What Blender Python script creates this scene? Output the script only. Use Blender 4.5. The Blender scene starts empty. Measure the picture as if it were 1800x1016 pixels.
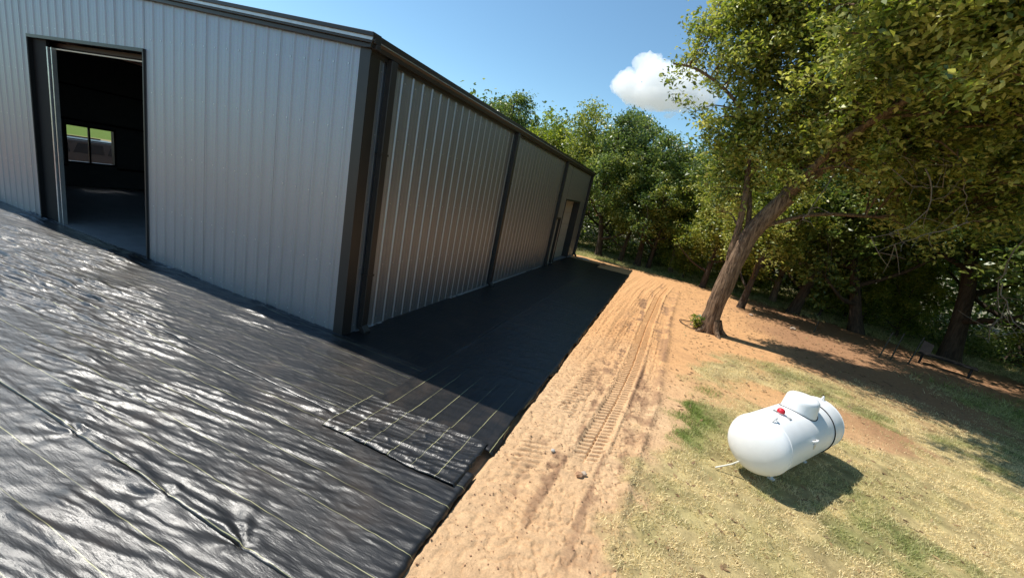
import bpy, math, random
import numpy as np
from mathutils import Matrix, Vector

sc = bpy.context.scene
COL = sc.collection
rng = np.random.default_rng(7)
random.seed(7)

# ------------------------------------------------------------------ camera
YAW, PITCH, ROLL = -0.331, -0.242, 0.205
CAM = Vector((4.809, -5.339, 3.125))
f_ = Vector((math.sin(YAW)*math.cos(PITCH), math.cos(YAW)*math.cos(PITCH), math.sin(PITCH)))
r_ = Vector((math.cos(YAW), -math.sin(YAW), 0)); u_ = r_.cross(f_)
R_ = math.cos(ROLL)*r_ + math.sin(ROLL)*u_
U_ = -math.sin(ROLL)*r_ + math.cos(ROLL)*u_
cd = bpy.data.cameras.new('camera'); cam = bpy.data.objects.new('camera', cd); COL.objects.link(cam)
m = Matrix.Identity(4)
for i in range(3):
    m[i][0] = R_[i]; m[i][1] = U_[i]; m[i][2] = -f_[i]; m[i][3] = CAM[i]
cam.matrix_world = m
cd.sensor_width = 36; cd.lens = 14.126; cd.clip_start = 0.05; cd.clip_end = 5000
sc.camera = cam

# ------------------------------------------------------------------ light
TOSUN = Vector((-0.70, 0.04, 1.0)).normalized()
EL = math.asin(TOSUN.z); AZ = math.atan2(TOSUN.x, TOSUN.y)
w = bpy.data.worlds.new('World'); sc.world = w; w.use_nodes = True
wn = w.node_tree.nodes; wl = w.node_tree.links
sky = wn.new('ShaderNodeTexSky'); sky.sky_type = 'NISHITA'; sky.sun_disc = False
sky.sun_elevation = EL; sky.sun_rotation = AZ
sky.air_density = 1.0; sky.dust_density = 0.0; sky.ozone_density = 4.0
tn = wn.new('ShaderNodeMix'); tn.data_type = 'RGBA'; tn.blend_type = 'MULTIPLY'; tn.inputs[0].default_value = 1; tn.inputs[7].default_value = (.91, 1.035, .95, 1)
wl.new(sky.outputs[0], tn.inputs[6]); wl.new(tn.outputs[2], wn['Background'].inputs[0]); wn['Background'].inputs[1].default_value = 0.132
sl = bpy.data.lights.new('sun', 'SUN'); sl.energy = 5.0; sl.angle = math.radians(0.5); sl.color = (1.0, 0.955, 0.88)
so = bpy.data.objects.new('sun', sl); COL.objects.link(so)
so.rotation_euler = (-TOSUN).to_track_quat('-Z', 'Y').to_euler()
sc.view_settings.view_transform = 'Standard'; sc.view_settings.look = 'None'
sc.view_settings.gamma = 1; sc.view_settings.exposure = 0.36; sc.view_settings.use_curve_mapping = False
sc.render.engine = 'CYCLES'
sc.cycles.volume_bounces = 24; sc.cycles.max_bounces = 24; sc.cycles.transparent_max_bounces = 16

# ------------------------------------------------------------------ materials
def newmat(name):
    mt = bpy.data.materials.new(name); mt.use_nodes = True
    return mt, mt.node_tree.nodes, mt.node_tree.links, mt.node_tree.nodes['Principled BSDF']

def N(nodes, typ, **kw):
    n = nodes.new(typ)
    for k, v in kw.items():
        if k in n.inputs: n.inputs[k].default_value = v
        else: setattr(n, k, v)
    return n

def simple(name, col, rough=0.5, metal=0.0, var=0.12, scale=6.0, bump=0.0, bscale=40.0, stretch=(1, 1, 1), spec=0.5):
    mt, nd, ln, b = newmat(name)
    tc = nd.new('ShaderNodeTexCoord'); mp = nd.new('ShaderNodeMapping'); mp.inputs['Scale'].default_value = stretch
    ln.new(tc.outputs['Object'], mp.inputs[0])
    no = N(nd, 'ShaderNodeTexNoise', Scale=scale, Detail=6.0, Roughness=0.6); ln.new(mp.outputs[0], no.inputs['Vector'])
    cr = nd.new('ShaderNodeValToRGB')
    cr.color_ramp.elements[0].position = 0.3; cr.color_ramp.elements[1].position = 0.7
    cr.color_ramp.elements[0].color = tuple(c*(1-var) for c in col)+(1,)
    cr.color_ramp.elements[1].color = tuple(min(1, c*(1+var)) for c in col)+(1,)
    ln.new(no.outputs['Fac'], cr.inputs[0]); ln.new(cr.outputs[0], b.inputs['Base Color'])
    b.inputs['Roughness'].default_value = rough; b.inputs['Metallic'].default_value = metal
    b.inputs['Specular IOR Level'].default_value = spec
    if bump:
        n2 = N(nd, 'ShaderNodeTexNoise', Scale=bscale, Detail=5.0, Roughness=0.6); ln.new(mp.outputs[0], n2.inputs['Vector'])
        bp = N(nd, 'ShaderNodeBump', Strength=1.0, Distance=bump); ln.new(n2.outputs['Fac'], bp.inputs['Height'])
        ln.new(bp.outputs[0], b.inputs['Normal'])
    return mt

def galvalume():
    mt, nd, ln, b = newmat('galvalume')
    g = nd.new('ShaderNodeNewGeometry')
    mp = nd.new('ShaderNodeMapping'); mp.inputs['Scale'].default_value = (1.6, 1.6, 0.35)
    ln.new(g.outputs['Position'], mp.inputs[0])
    n1 = N(nd, 'ShaderNodeTexNoise', Scale=2.0, Detail=5.0, Roughness=0.65); ln.new(mp.outputs[0], n1.inputs['Vector'])
    sp = N(nd, 'ShaderNodeTexVoronoi', Scale=70.0); ln.new(g.outputs['Position'], sp.inputs['Vector'])
    cr = nd.new('ShaderNodeValToRGB'); cr.color_ramp.elements[0].position = .2; cr.color_ramp.elements[1].position = .8
    cr.color_ramp.elements[0].color = (.31, .33, .38, 1); cr.color_ramp.elements[1].color = (.35, .37, .42, 1)
    ln.new(n1.outputs['Fac'], cr.inputs[0])
    mx = nd.new('ShaderNodeMix'); mx.data_type = 'RGBA'; mx.blend_type = 'MULTIPLY'; mx.inputs[0].default_value = .12
    ln.new(cr.outputs[0], mx.inputs[6]); ln.new(sp.outputs['Color'], mx.inputs[7]); ln.new(mx.outputs[2], b.inputs['Base Color'])
    mr = N(nd, 'ShaderNodeMapRange'); mr.inputs['To Min'].default_value = .43; mr.inputs['To Max'].default_value = .50
    ln.new(n1.outputs['Fac'], mr.inputs['Value']); ln.new(mr.outputs[0], b.inputs['Roughness'])
    b.inputs['Metallic'].default_value = .92
    return mt

def fabric_mat(name, axis, offset, lines=True):
    mt, nd, ln, b = newmat(name)
    g = nd.new('ShaderNodeNewGeometry'); sx = nd.new('ShaderNodeSeparateXYZ'); ln.new(g.outputs['Position'], sx.inputs[0])
    wob = N(nd, 'ShaderNodeTexNoise', Scale=.7, Detail=2.0); ln.new(g.outputs['Position'], wob.inputs['Vector'])
    def mth(op, a, bb=None):
        n = nd.new('ShaderNodeMath'); n.operation = op
        for i, v in enumerate((a, bb)):
            if v is None: continue
            if isinstance(v, (int, float)): n.inputs[i].default_value = v
            else: ln.new(v, n.inputs[i])
        return n.outputs[0]
    wv = mth('MULTIPLY', mth('SUBTRACT', wob.outputs['Fac'], .5), .03)
    c = mth('ADD', mth('SUBTRACT', sx.outputs[axis], offset), wv)
    fr = mth('ABSOLUTE', mth('SUBTRACT', mth('MODULO', mth('ADD', mth('DIVIDE', c, .305), 200.5), 1.0), .5))
    line = mth('LESS_THAN', fr, .0095)
    brk = N(nd, 'ShaderNodeTexNoise', Scale=1.6, Detail=3.0); ln.new(g.outputs['Position'], brk.inputs['Vector'])
    bm = N(nd, 'ShaderNodeMapRange'); bm.inputs['From Min'].default_value = .38; bm.inputs['From Max'].default_value = .55
    bm.inputs['To Min'].default_value = .35; ln.new(brk.outputs['Fac'], bm.inputs['Value'])
    lf = mth('MULTIPLY', line, bm.outputs[0])
    if axis == 0:      # shade put into the colour: printed lines faded out in the building's shadow
        fade = N(nd, 'ShaderNodeMapRange'); fade.inputs['From Min'].default_value = -.35; fade.inputs['From Max'].default_value = .5
        fade.inputs['To Min'].default_value = 1.0; fade.inputs['To Max'].default_value = .04; ln.new(sx.outputs[1], fade.inputs['Value'])
        lf = mth('MULTIPLY', lf, fade.outputs[0])
    else:
        fade = N(nd, 'ShaderNodeMapRange'); fade.inputs['From Min'].default_value = -2.0; fade.inputs['From Max'].default_value = -1.6
        fade.inputs['To Min'].default_value = .85; fade.inputs['To Max'].default_value = .38; ln.new(sx.outputs[1], fade.inputs['Value'])
        lf = mth('MULTIPLY', lf, fade.outputs[0])
    # base colour: black weave, dusted with tan soil in places
    dn = N(nd, 'ShaderNodeTexNoise', Scale=1.3, Detail=8.0, Roughness=.62); ln.new(g.outputs['Position'], dn.inputs['Vector'])
    dr = nd.new('ShaderNodeValToRGB'); dr.color_ramp.elements[0].position = .50; dr.color_ramp.elements[1].position = .8
    dr.color_ramp.elements[0].color = (0, 0, 0, 1); dr.color_ramp.elements[1].color = (.5, .5, .5, 1); ln.new(dn.outputs['Fac'], dr.inputs[0])
    m1 = nd.new('ShaderNodeMix'); m1.data_type = 'RGBA'
    m1.inputs[6].default_value = (.0075, .0075, .008, 1); m1.inputs[7].default_value = (.075, .052, .036, 1); ln.new(dr.outputs[0], m1.inputs[0])
    m2 = nd.new('ShaderNodeMix'); m2.data_type = 'RGBA'; m2.inputs[7].default_value = (.42, .40, .20, 1)
    ln.new(m1.outputs[2], m2.inputs[6]); ln.new(lf if lines else mth('MULTIPLY', lf, .25), m2.inputs[0]); ln.new(m2.outputs[2], b.inputs['Base Color'])
    rn = N(nd, 'ShaderNodeMapRange'); rn.inputs['To Min'].default_value = .42; rn.inputs['To Max'].default_value = .6
    b.inputs['Coat Weight'].default_value = .5; b.inputs['Coat Roughness'].default_value = .27
    ln.new(dn.outputs['Fac'], rn.inputs['Value']); ln.new(rn.outputs[0], b.inputs['Roughness'])
    b.inputs['Specular IOR Level'].default_value = .38
    # fine relief: crinkles running along the roll and the weave
    mp = nd.new('ShaderNodeMapping'); mp.inputs['Scale'].default_value = (2.5, 14, 8) if axis == 1 else (14, 2.5, 8)
    ln.new(g.outputs['Position'], mp.inputs[0])
    n3 = N(nd, 'ShaderNodeTexNoise', Scale=1.5, Detail=7.0, Roughness=.62); ln.new(mp.outputs[0], n3.inputs['Vector'])
    n4 = N(nd, 'ShaderNodeTexNoise', Scale=120.0, Detail=3.0); ln.new(g.outputs['Position'], n4.inputs['Vector'])
    b1 = N(nd, 'ShaderNodeBump', Strength=1.0, Distance=.007); ln.new(n3.outputs['Fac'], b1.inputs['Height'])
    b2 = N(nd, 'ShaderNodeBump', Strength=.6, Distance=.0016); ln.new(n4.outputs['Fac'], b2.inputs['Height']); ln.new(b1.outputs[0], b2.inputs['Normal'])
    ln.new(b2.outputs[0], b.inputs['Normal']); ln.new(b2.outputs[0], b.inputs['Coat Normal'])
    return mt

def leaf_mat(name, cols, trans=.35, rough=.38):
    mt, nd, ln, b = newmat(name)
    g = nd.new('ShaderNodeNewGeometry')
    cr = nd.new('ShaderNodeValToRGB'); els = cr.color_ramp.elements
    for i, (p, c) in enumerate(cols):
        e = els[i] if i < 2 else els.new(p)
        e.position = p; e.color = tuple(c)+(1,)
    n1 = N(nd, 'ShaderNodeTexNoise', Scale=.9, Detail=3.0); tc = nd.new('ShaderNodeTexCoord'); ln.new(tc.outputs['Object'], n1.inputs['Vector'])
    ad = nd.new('ShaderNodeMath'); ad.operation = 'MULTIPLY_ADD'; ad.inputs[1].default_value = .62
    sb = nd.new('ShaderNodeMath'); sb.operation = 'MULTIPLY_ADD'; sb.inputs[1].default_value = 1.5; sb.inputs[2].default_value = -.56
    ln.new(n1.outputs['Fac'], sb.inputs[0])
    ln.new(g.outputs['Random Per Island'], ad.inputs[0]); ln.new(sb.outputs[0], ad.inputs[2]); ln.new(ad.outputs[0], cr.inputs[0])
    ln.new(cr.outputs[0], b.inputs['Base Color']); b.inputs['Roughness'].default_value = rough
    b.inputs['Specular IOR Level'].default_value = .5
    t = nd.new('ShaderNodeBsdfTranslucent'); hs = N(nd, 'ShaderNodeHueSaturation', Saturation=1.15, Value=1.7)
    ln.new(cr.outputs[0], hs.inputs['Color']); ln.new(hs.outputs[0], t.inputs['Color'])
    mx = nd.new('ShaderNodeMixShader'); mx.inputs[0].default_value = trans
    ln.new(b.outputs[0], mx.inputs[1]); ln.new(t.outputs[0], mx.inputs[2]); ln.new(mx.outputs[0], nd['Material Output'].inputs[0])
    return mt

def bark_mat(name, c0, c1, bump=.03):
    mt, nd, ln, b = newmat(name)
    tc = nd.new('ShaderNodeTexCoord'); mp = nd.new('ShaderNodeMapping'); mp.inputs['Scale'].default_value = (10, 10, 1.3)
    ln.new(tc.outputs['Object'], mp.inputs[0])
    n1 = N(nd, 'ShaderNodeTexNoise', Scale=2.2, Detail=8.0, Roughness=.7, Distortion=.6); ln.new(mp.outputs[0], n1.inputs['Vector'])
    cr = nd.new('ShaderNodeValToRGB'); cr.color_ramp.elements[0].position = .38; cr.color_ramp.elements[1].position = .66
    cr.color_ramp.elements[0].color = tuple(c0)+(1,); cr.color_ramp.elements[1].color = tuple(c1)+(1,)
    ln.new(n1.outputs['Fac'], cr.inputs[0]); ln.new(cr.outputs[0], b.inputs['Base Color'])
    bp = N(nd, 'ShaderNodeBump', Strength=1.0, Distance=bump); ln.new(n1.outputs['Fac'], bp.inputs['Height']); ln.new(bp.outputs[0], b.inputs['Normal'])
    b.inputs['Roughness'].default_value = .85; b.inputs['Specular IOR Level'].default_value = .25
    return mt

def ground_mat():
    mt, nd, ln, b = newmat('soil_and_turf')
    g = nd.new('ShaderNodeNewGeometry')
    at = nd.new('ShaderNodeAttribute'); at.attribute_name = 'tint'
    n1 = N(nd, 'ShaderNodeTexNoise', Scale=9.0, Detail=9.0, Roughness=.68); ln.new(g.outputs['Position'], n1.inputs['Vector'])
    n2 = N(nd, 'ShaderNodeTexNoise', Scale=55.0, Detail=6.0, Roughness=.7); ln.new(g.outputs['Position'], n2.inputs['Vector'])
    r1 = N(nd, 'ShaderNodeMapRange'); r1.inputs['From Min'].default_value = .3; r1.inputs['From Max'].default_value = .7
    r1.inputs['To Min'].default_value = .8; r1.inputs['To Max'].default_value = 1.15; ln.new(n1.outputs['Fac'], r1.inputs['Value'])
    r2 = N(nd, 'ShaderNodeMapRange'); r2.inputs['From Min'].default_value = .3; r2.inputs['From Max'].default_value = .7
    r2.inputs['To Min'].default_value = .8; r2.inputs['To Max'].default_value = 1.17; ln.new(n2.outputs['Fac'], r2.inputs['Value'])
    mu = nd.new('ShaderNodeMath'); mu.operation = 'MULTIPLY'; ln.new(r1.outputs[0], mu.inputs[0]); ln.new(r2.outputs[0], mu.inputs[1])
    vm = nd.new('ShaderNodeVectorMath'); vm.operation = 'SCALE'; ln.new(at.outputs['Color'], vm.inputs[0]); ln.new(mu.outputs[0], vm.inputs['Scale'])
    ln.new(vm.outputs[0], b.inputs['Base Color'])
    b.inputs['Roughness'].default_value = .95; b.inputs['Specular IOR Level'].default_value = .15
    n3 = N(nd, 'ShaderNodeTexNoise', Scale=22.0, Detail=10.0, Roughness=.72); ln.new(g.outputs['Position'], n3.inputs['Vector'])
    bp = N(nd, 'ShaderNodeBump', Strength=1.0, Distance=.022); ln.new(n3.outputs['Fac'], bp.inputs['Height']); ln.new(bp.outputs[0], b.inputs['Normal'])
    return mt

M = {}
M['galv'] = galvalume()
M['bronze'] = simple('bronze_trim', (.018, .016, .016), .42, 0, .12, 3, spec=.5)
M['bronze_roof'] = simple('galvalume_roof', (.45, .45, .46), .4, .9)
M['base'] = simple('base_trim_metal', (.55, .56, .57), .35, .8)
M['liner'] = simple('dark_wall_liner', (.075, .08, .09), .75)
M['primer'] = simple('red_oxide_steel', (.03, .012, .01), .6)
M['concrete'] = simple('concrete', (.15, .15, .15), .85, 0, .15, 2.5, .002, 60)
M['door_beige'] = simple('beige_door_paint', (.34, .31, .26), .5)
M['white_metal'] = simple('white_painted_steel', (.79, .79, .78), .38, 0, .035, 5, .0006, 6, spec=.5)
M['black'] = simple('black_steel', (.010, .010, .011), .7, spec=.2)
M['rubber'] = simple('black_rubber', (.015, .015, .015), .7)
M['red'] = simple('red_plastic', (.55, .015, .03), .4)
M['stake'] = simple('dark_green_stake', (.03, .035, .025), .6)
M['stone'] = simple('tan_stone', (.42, .33, .25), .9, 0, .25, 12, .01, 30)
M['clod'] = simple('soil_clod', (.36, .2, .11), .95, 0, .25, 12, .01, 40)
M['white_stone'] = simple('pale_concrete_block', (.42, .38, .33), .8)
M['rope'] = simple('pale_pipe', (.6, .56, .46), .6)
M['glass_dark'] = simple('tinted_glass', (.01, .012, .014), .08, spec=.6)
M['suv'] = simple('grey_car_paint', (.05, .052, .055), .3)
M['fabF'] = fabric_mat('weed_barrier_front', 1, -3.51)
M['fabS'] = fabric_mat('weed_barrier_side', 0, 1.73)
M['fabP'] = fabric_mat('weed_barrier_patch', 0, 1.73)
M['fabShade'] = fabric_mat('weed_barrier_shade_copy', 0, 1.78, False)  # darkened copy for fabric in the building's shade, lines fainter
for k_ in ('fabShade', 'fabS'):  # coat and specular cut to deepen the building's shade on these strips
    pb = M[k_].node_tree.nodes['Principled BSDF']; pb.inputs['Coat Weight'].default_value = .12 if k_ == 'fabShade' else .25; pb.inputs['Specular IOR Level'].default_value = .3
M['ground'] = ground_mat()
M['leafA'] = leaf_mat('olive_green_leaves', [(0, (.04, .066, .014)), (1, (.52, .50, .18)), (.28, (.10, .145, .026)), (.62, (.33, .355, .08))])
M['leafB'] = leaf_mat('deep_green_leaves', [(0, (.028, .052, .018)), (1, (.38, .40, .15)), (.35, (.075, .12, .03)), (.7, (.20, .25, .065))])
M['leafC'] = leaf_mat('yellow_green_leaves', [(0, (.045, .075, .014)), (1, (.50, .47, .14)), (.35, (.13, .175, .03)), (.7, (.29, .33, .065))], .5)
M['bark'] = bark_mat('furrowed_brown_bark', (.07, .042, .026), (.36, .24, .15), .07)
M['bark_dark'] = bark_mat('dark_bark', (.03, .022, .016), (.10, .07, .05))
M['bark_pale'] = bark_mat('pale_bark', (.12, .08, .055), (.34, .25, .18))
M['twig'] = simple('bare_pale_twig', (.17, .135, .105), .8)

mt, nd, ln, b = newmat('grass_blade')
g = nd.new('ShaderNodeNewGeometry'); at = nd.new('ShaderNodeAttribute'); at.attribute_name = 'tint'
mr = N(nd, 'ShaderNodeMapRange'); mr.inputs['To Min'].default_value = .6; mr.inputs['To Max'].default_value = 1.35
ln.new(g.outputs['Random Per Island'], mr.inputs['Value'])
vm = nd.new('ShaderNodeVectorMath'); vm.operation = 'SCALE'; ln.new(at.outputs['Color'], vm.inputs[0]); ln.new(mr.outputs[0], vm.inputs['Scale'])
ln.new(vm.outputs[0], b.inputs['Base Color']); b.inputs['Roughness'].default_value = .6; b.inputs['Specular IOR Level'].default_value = .3
t = nd.new('ShaderNodeBsdfTranslucent'); ln.new(vm.outputs[0], t.inputs[0]); mx = nd.new('ShaderNodeMixShader'); mx.inputs[0].default_value = .35
ln.new(b.outputs[0], mx.inputs[1]); ln.new(t.outputs[0], mx.inputs[2]); ln.new(mx.outputs[0], nd['Material Output'].inputs[0])
M['grass'] = mt

mt, nd, ln, b = newmat('window_glass')
b.inputs['Base Color'].default_value = (.62, .64, .64, 1); b.inputs['Roughness'].default_value = .0; b.inputs['Transmission Weight'].default_value = 1; b.inputs['IOR'].default_value = 1.02
M['glass'] = mt

mt, nd, ln, b = newmat('cloud_vapour'); nd.remove(b)
pv = nd.new('ShaderNodeVolumePrincipled'); pv.inputs['Color'].default_value = (1, 1, 1, 1); pv.inputs['Density'].default_value = .06; pv.inputs['Anisotropy'].default_value = .2
ln.new(pv.outputs[0], nd['Material Output'].inputs['Volume'])
M['cloud'] = mt

# ------------------------------------------------------------------ noise
def _h(ix, iy, s):
    n = (ix.astype(np.int64)*374761393 + iy.astype(np.int64)*668265263 + s*1442695041) & 0x7fffffff
    n = ((n ^ (n >> 13))*1274126177) & 0x7fffffff
    return ((n ^ (n >> 16)) & 0xffff)/65535.0
def vn(x, y, s=0):
    x = np.asarray(x, float); y = np.asarray(y, float); x, y = np.broadcast_arrays(x, y)
    ix = np.floor(x); iy = np.floor(y); fx = x-ix; fy = y-iy
    fx = fx*fx*(3-2*fx); fy = fy*fy*(3-2*fy)
    a = _h(ix, iy, s); b_ = _h(ix+1, iy, s); c = _h(ix, iy+1, s); d = _h(ix+1, iy+1, s)
    return (a*(1-fx)+b_*fx)*(1-fy)+(c*(1-fx)+d*fx)*fy
def fbm(x, y, s=0, o=4, g=.5):
    t = 0; a = 1; n = 0
    for i in range(o):
        t = t+a*vn(x*2**i, y*2**i, s+i*17); n += a; a *= g
    return t/n
def ss(a, b_, x):
    t = np.clip((x-a)/(b_-a), 0, 1); return t*t*(3-2*t)

# ------------------------------------------------------------------ objects
def tag(o, label=None, cat=None, group=None, kind=None):
    if label: o['label'] = label
    if cat: o['category'] = cat
    if group: o['group'] = group
    if kind: o['kind'] = kind
    return o
def empty(name, loc=(0, 0, 0), rz=0):
    o = bpy.data.objects.new(name, None); COL.objects.link(o); o.location = loc; o.rotation_euler = (0, 0, rz)
    o.empty_display_size = .2
    return o
def mesh_obj(name, V, F, mat, parent=None, smooth=False, loc=None):
    me = bpy.data.meshes.new(name)
    V = np.asarray(V, float)
    if isinstance(F, np.ndarray) and F.ndim == 2:
        k = F.shape[1]; nf = len(F)
        me.vertices.add(len(V)); me.vertices.foreach_set('co', V.astype(np.float32).ravel())
        me.loops.add(nf*k); me.loops.foreach_set('vertex_index', F.astype(np.int32).ravel())
        me.polygons.add(nf); me.polygons.foreach_set('loop_start', np.arange(0, nf*k, k, dtype=np.int32))
        me.polygons.foreach_set('loop_total', np.full(nf, k, dtype=np.int32))
        me.update(calc_edges=True); me.validate()
    else:
        me.from_pydata([tuple(v) for v in V], [], [tuple(f) for f in F]); me.update()
    if smooth: me.polygons.foreach_set('use_smooth', np.ones(len(me.polygons), bool))
    for mm in (mat if isinstance(mat, (list, tuple)) else [mat]): me.materials.append(mm)
    o = bpy.data.objects.new(name, me); COL.objects.link(o)
    if parent: o.parent = parent
    if loc is not None: o.location = loc
    return o
def same(o, name, parent, loc=None, rot=None):
    c = o.copy(); c.name = name; COL.objects.link(c); c.parent = parent
    if loc is not None: c.location = loc
    if rot is not None: c.rotation_euler = rot
    return c

class MB:
    def __init__(s): s.V = []; s.F = []
    def add(s, V, F):
        n = len(s.V); s.V += [tuple(v) for v in V]; s.F += [tuple(i+n for i in f) for f in F]; return s
    def box(s, a, b_):
        x0, y0, z0 = a; x1, y1, z1 = b_
        return s.add([(x0,y0,z0),(x1,y0,z0),(x1,y1,z0),(x0,y1,z0),(x0,y0,z1),(x1,y0,z1),(x1,y1,z1),(x0,y1,z1)],
                     [(3,2,1,0),(4,5,6,7),(0,1,5,4),(1,2,6,5),(2,3,7,6),(3,0,4,7)])
    def prism(s, pts, ax, a, b_):
        n = len(pts); mk = {0: lambda p, t: (t, p[0], p[1]), 1: lambda p, t: (p[0], t, p[1]), 2: lambda p, t: (p[0], p[1], t)}[ax]
        V = [mk(p, a) for p in pts]+[mk(p, b_) for p in pts]
        return s.add(V, [tuple(range(n))[::-1], tuple(range(n, 2*n))]+[(i, (i+1) % n, (i+1) % n+n, i+n) for i in range(n)])
    def tube(s, P, r, k=8, caps=True):
        V, F = tube(P, r, k); F = [tuple(f) for f in F]
        if caps:
            n = len(V); F += [tuple(range(k))[::-1], tuple(range(n-k, n))]
        return s.add(V, F)
    def build(s, name, mat, parent=None, smooth=False, bevel=0):
        o = mesh_obj(name, s.V, s.F, mat, parent, smooth)
        if bevel:
            bv = o.modifiers.new('bevel', 'BEVEL'); bv.width = bevel; bv.segments = 2; bv.limit_method = 'ANGLE'
        return o

def tube(P, r, k=8, rough=0, seed=0):
    P = np.asarray(P, float); n = len(P); r = np.broadcast_to(np.asarray(r, float), (n,))
    T = np.gradient(P, axis=0); T /= np.linalg.norm(T, axis=1)[:, None]+1e-9
    ref = np.array([0, 0, 1.]) if abs(T[0][2]) < .9 else np.array([1., 0, 0])
    V = []; A = np.arange(k)*2*np.pi/k
    u = np.cross(T[0], ref); u /= np.linalg.norm(u)
    for i in range(n):
        u = u-T[i]*(u@T[i]); u /= np.linalg.norm(u); v = np.cross(T[i], u)
        rr = r[i]*np.ones(k)
        if rough: rr = rr*(1+rough*(vn(A/(2*np.pi)*k*.45, i*.18, seed)-.5)+rough*.6*(vn(A*.8+3, i*.5, seed+3)-.5))
        V.append(P[i]+rr[:, None]*(np.cos(A)[:, None]*u+np.sin(A)[:, None]*v))
    V = np.concatenate(V)
    i = np.arange(n-1)[:, None]*k; j = np.arange(k)[None]; jn = (j+1) % k
    F = np.stack([i+j, i+jn, i+k+jn, i+k+j], -1).reshape(-1, 4)
    return V, F

def spline(pts, n):
    pts = np.asarray(pts, float); t = np.linspace(0, len(pts)-1, n); out = []
    for q in t:
        i = min(int(q), len(pts)-2); f = q-i
        p0 = pts[max(i-1, 0)]; p1 = pts[i]; p2 = pts[i+1]; p3 = pts[min(i+2, len(pts)-1)]
        out.append(.5*((2*p1)+(-p0+p2)*f+(2*p0-5*p1+4*p2-p3)*f*f+(-p0+3*p1-3*p2+p3)*f**3))
    return np.array(out)

def grid_obj(name, xs, ys, zf, mat, parent=None, tint=None, smooth=True):
    X, Y = np.meshgrid(xs, ys); Z = zf(X, Y)
    if isinstance(Z, tuple): X, Y, Z = Z
    V = np.stack([X, Y, Z], -1).reshape(-1, 3)
    nx, ny = len(xs), len(ys)
    i = np.arange(ny-1)[:, None]*nx; j = np.arange(nx-1)[None]
    F = np.stack([i+j, i+j+1, i+nx+j+1, i+nx+j], -1).reshape(-1, 4)
    o = mesh_obj(name, V, F, mat, parent, smooth)
    if tint is not None:
        c = tint(X.ravel(), Y.ravel()); ca = o.data.color_attributes.new('tint', 'FLOAT_COLOR', 'POINT')
        ca.data.foreach_set('color', np.concatenate([c, np.ones((len(c), 1))], 1).astype(np.float32).ravel())
    return o

# ------------------------------------------------------------------ ground
def track_x(y):
    return np.interp(y, [-2, -.6, 1.5, 3.3, 7, 12.5, 17], [4.52, 4.62, 4.79, 4.89, 4.98, 5.22, 5.7])
def grassmask(x, y):
    n = fbm(x*.9, y*.9, 5, 4); n2 = fbm(x*3.1, y*3.1, 9, 4)
    xb = np.interp(y, [-6, -2, 0, 2, 3, 5, 6.5, 7.2], [4.75, 4.95, 5.3, 5.6, 5.9, 6.4, 6.9, 8.5])
    g = ss(-.12, .45, x-xb+(n-.5)*1.3+(n2-.5)*.9)
    g = g*(1-ss(5.5, 8.2, y+(n-.5)*3+(n2-.5)*1.2+.25*np.clip(x-9, 0, 3)))
    # reddish bare patch behind the tank
    d = ((x-8.6)/1.9)**2+((y-3.9)/1.0)**2
    g = g*(1-.9*ss(1.3, .4, d+(n2-.5)*1.0))
    d = ((x-6.4)/.7)**2+((y-3.2)/.6)**2
    g = g*(1-.7*ss(1.3, .4, d+(n2-.5)*1.0))
    # turf under the far trees and on the right
    e = (y-(19.6-.42*(x-6)))
    g2 = ss(-.6, .8, e+(n-.5)*2.4+(n2-.5)*1.6)*ss(5.6, 7.4, x+(n-.5)*2)
    g3 = ss(18.8, 19.5, y+(n-.5)*.6)
    g4 = ss(12.5, 14.5, x+(n-.5)*2)*ss(11.5, 9, y)
    return np.clip(np.maximum.reduce([g, g2, g3, g4]), 0, 1)
def greenness(x, y):
    n = fbm(x*.55+7, y*.55, 31, 4); n2 = fbm(x*2.2, y*2.2, 37, 3)
    g = .07+.46*ss(.49, .68, n)*ss(.35, .6, n2)+.22*ss(.5, .75, n2)
    g = g+1.1*np.exp(-(((x-6.0)/.6)**2+((y-1.8)/1.1)**2))*(.3+1.2*n2)+.7*np.exp(-(((x-6.3)/.35)**2+((y-3.4)/.3)**2))
    g = g+.35*np.exp(-(((x-8.0)/.7)**2+((y-1.2)/.5)**2))
    g = g+.5*np.exp(-(((x-8.8)/1.2)**2+((y-6.2)/.5)**2))
    g = g+.6*ss(12, 14, x)*ss(13.5, 11, y)+.45*ss(10, 18, y)
    return np.clip(g, 0, 1)
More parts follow.
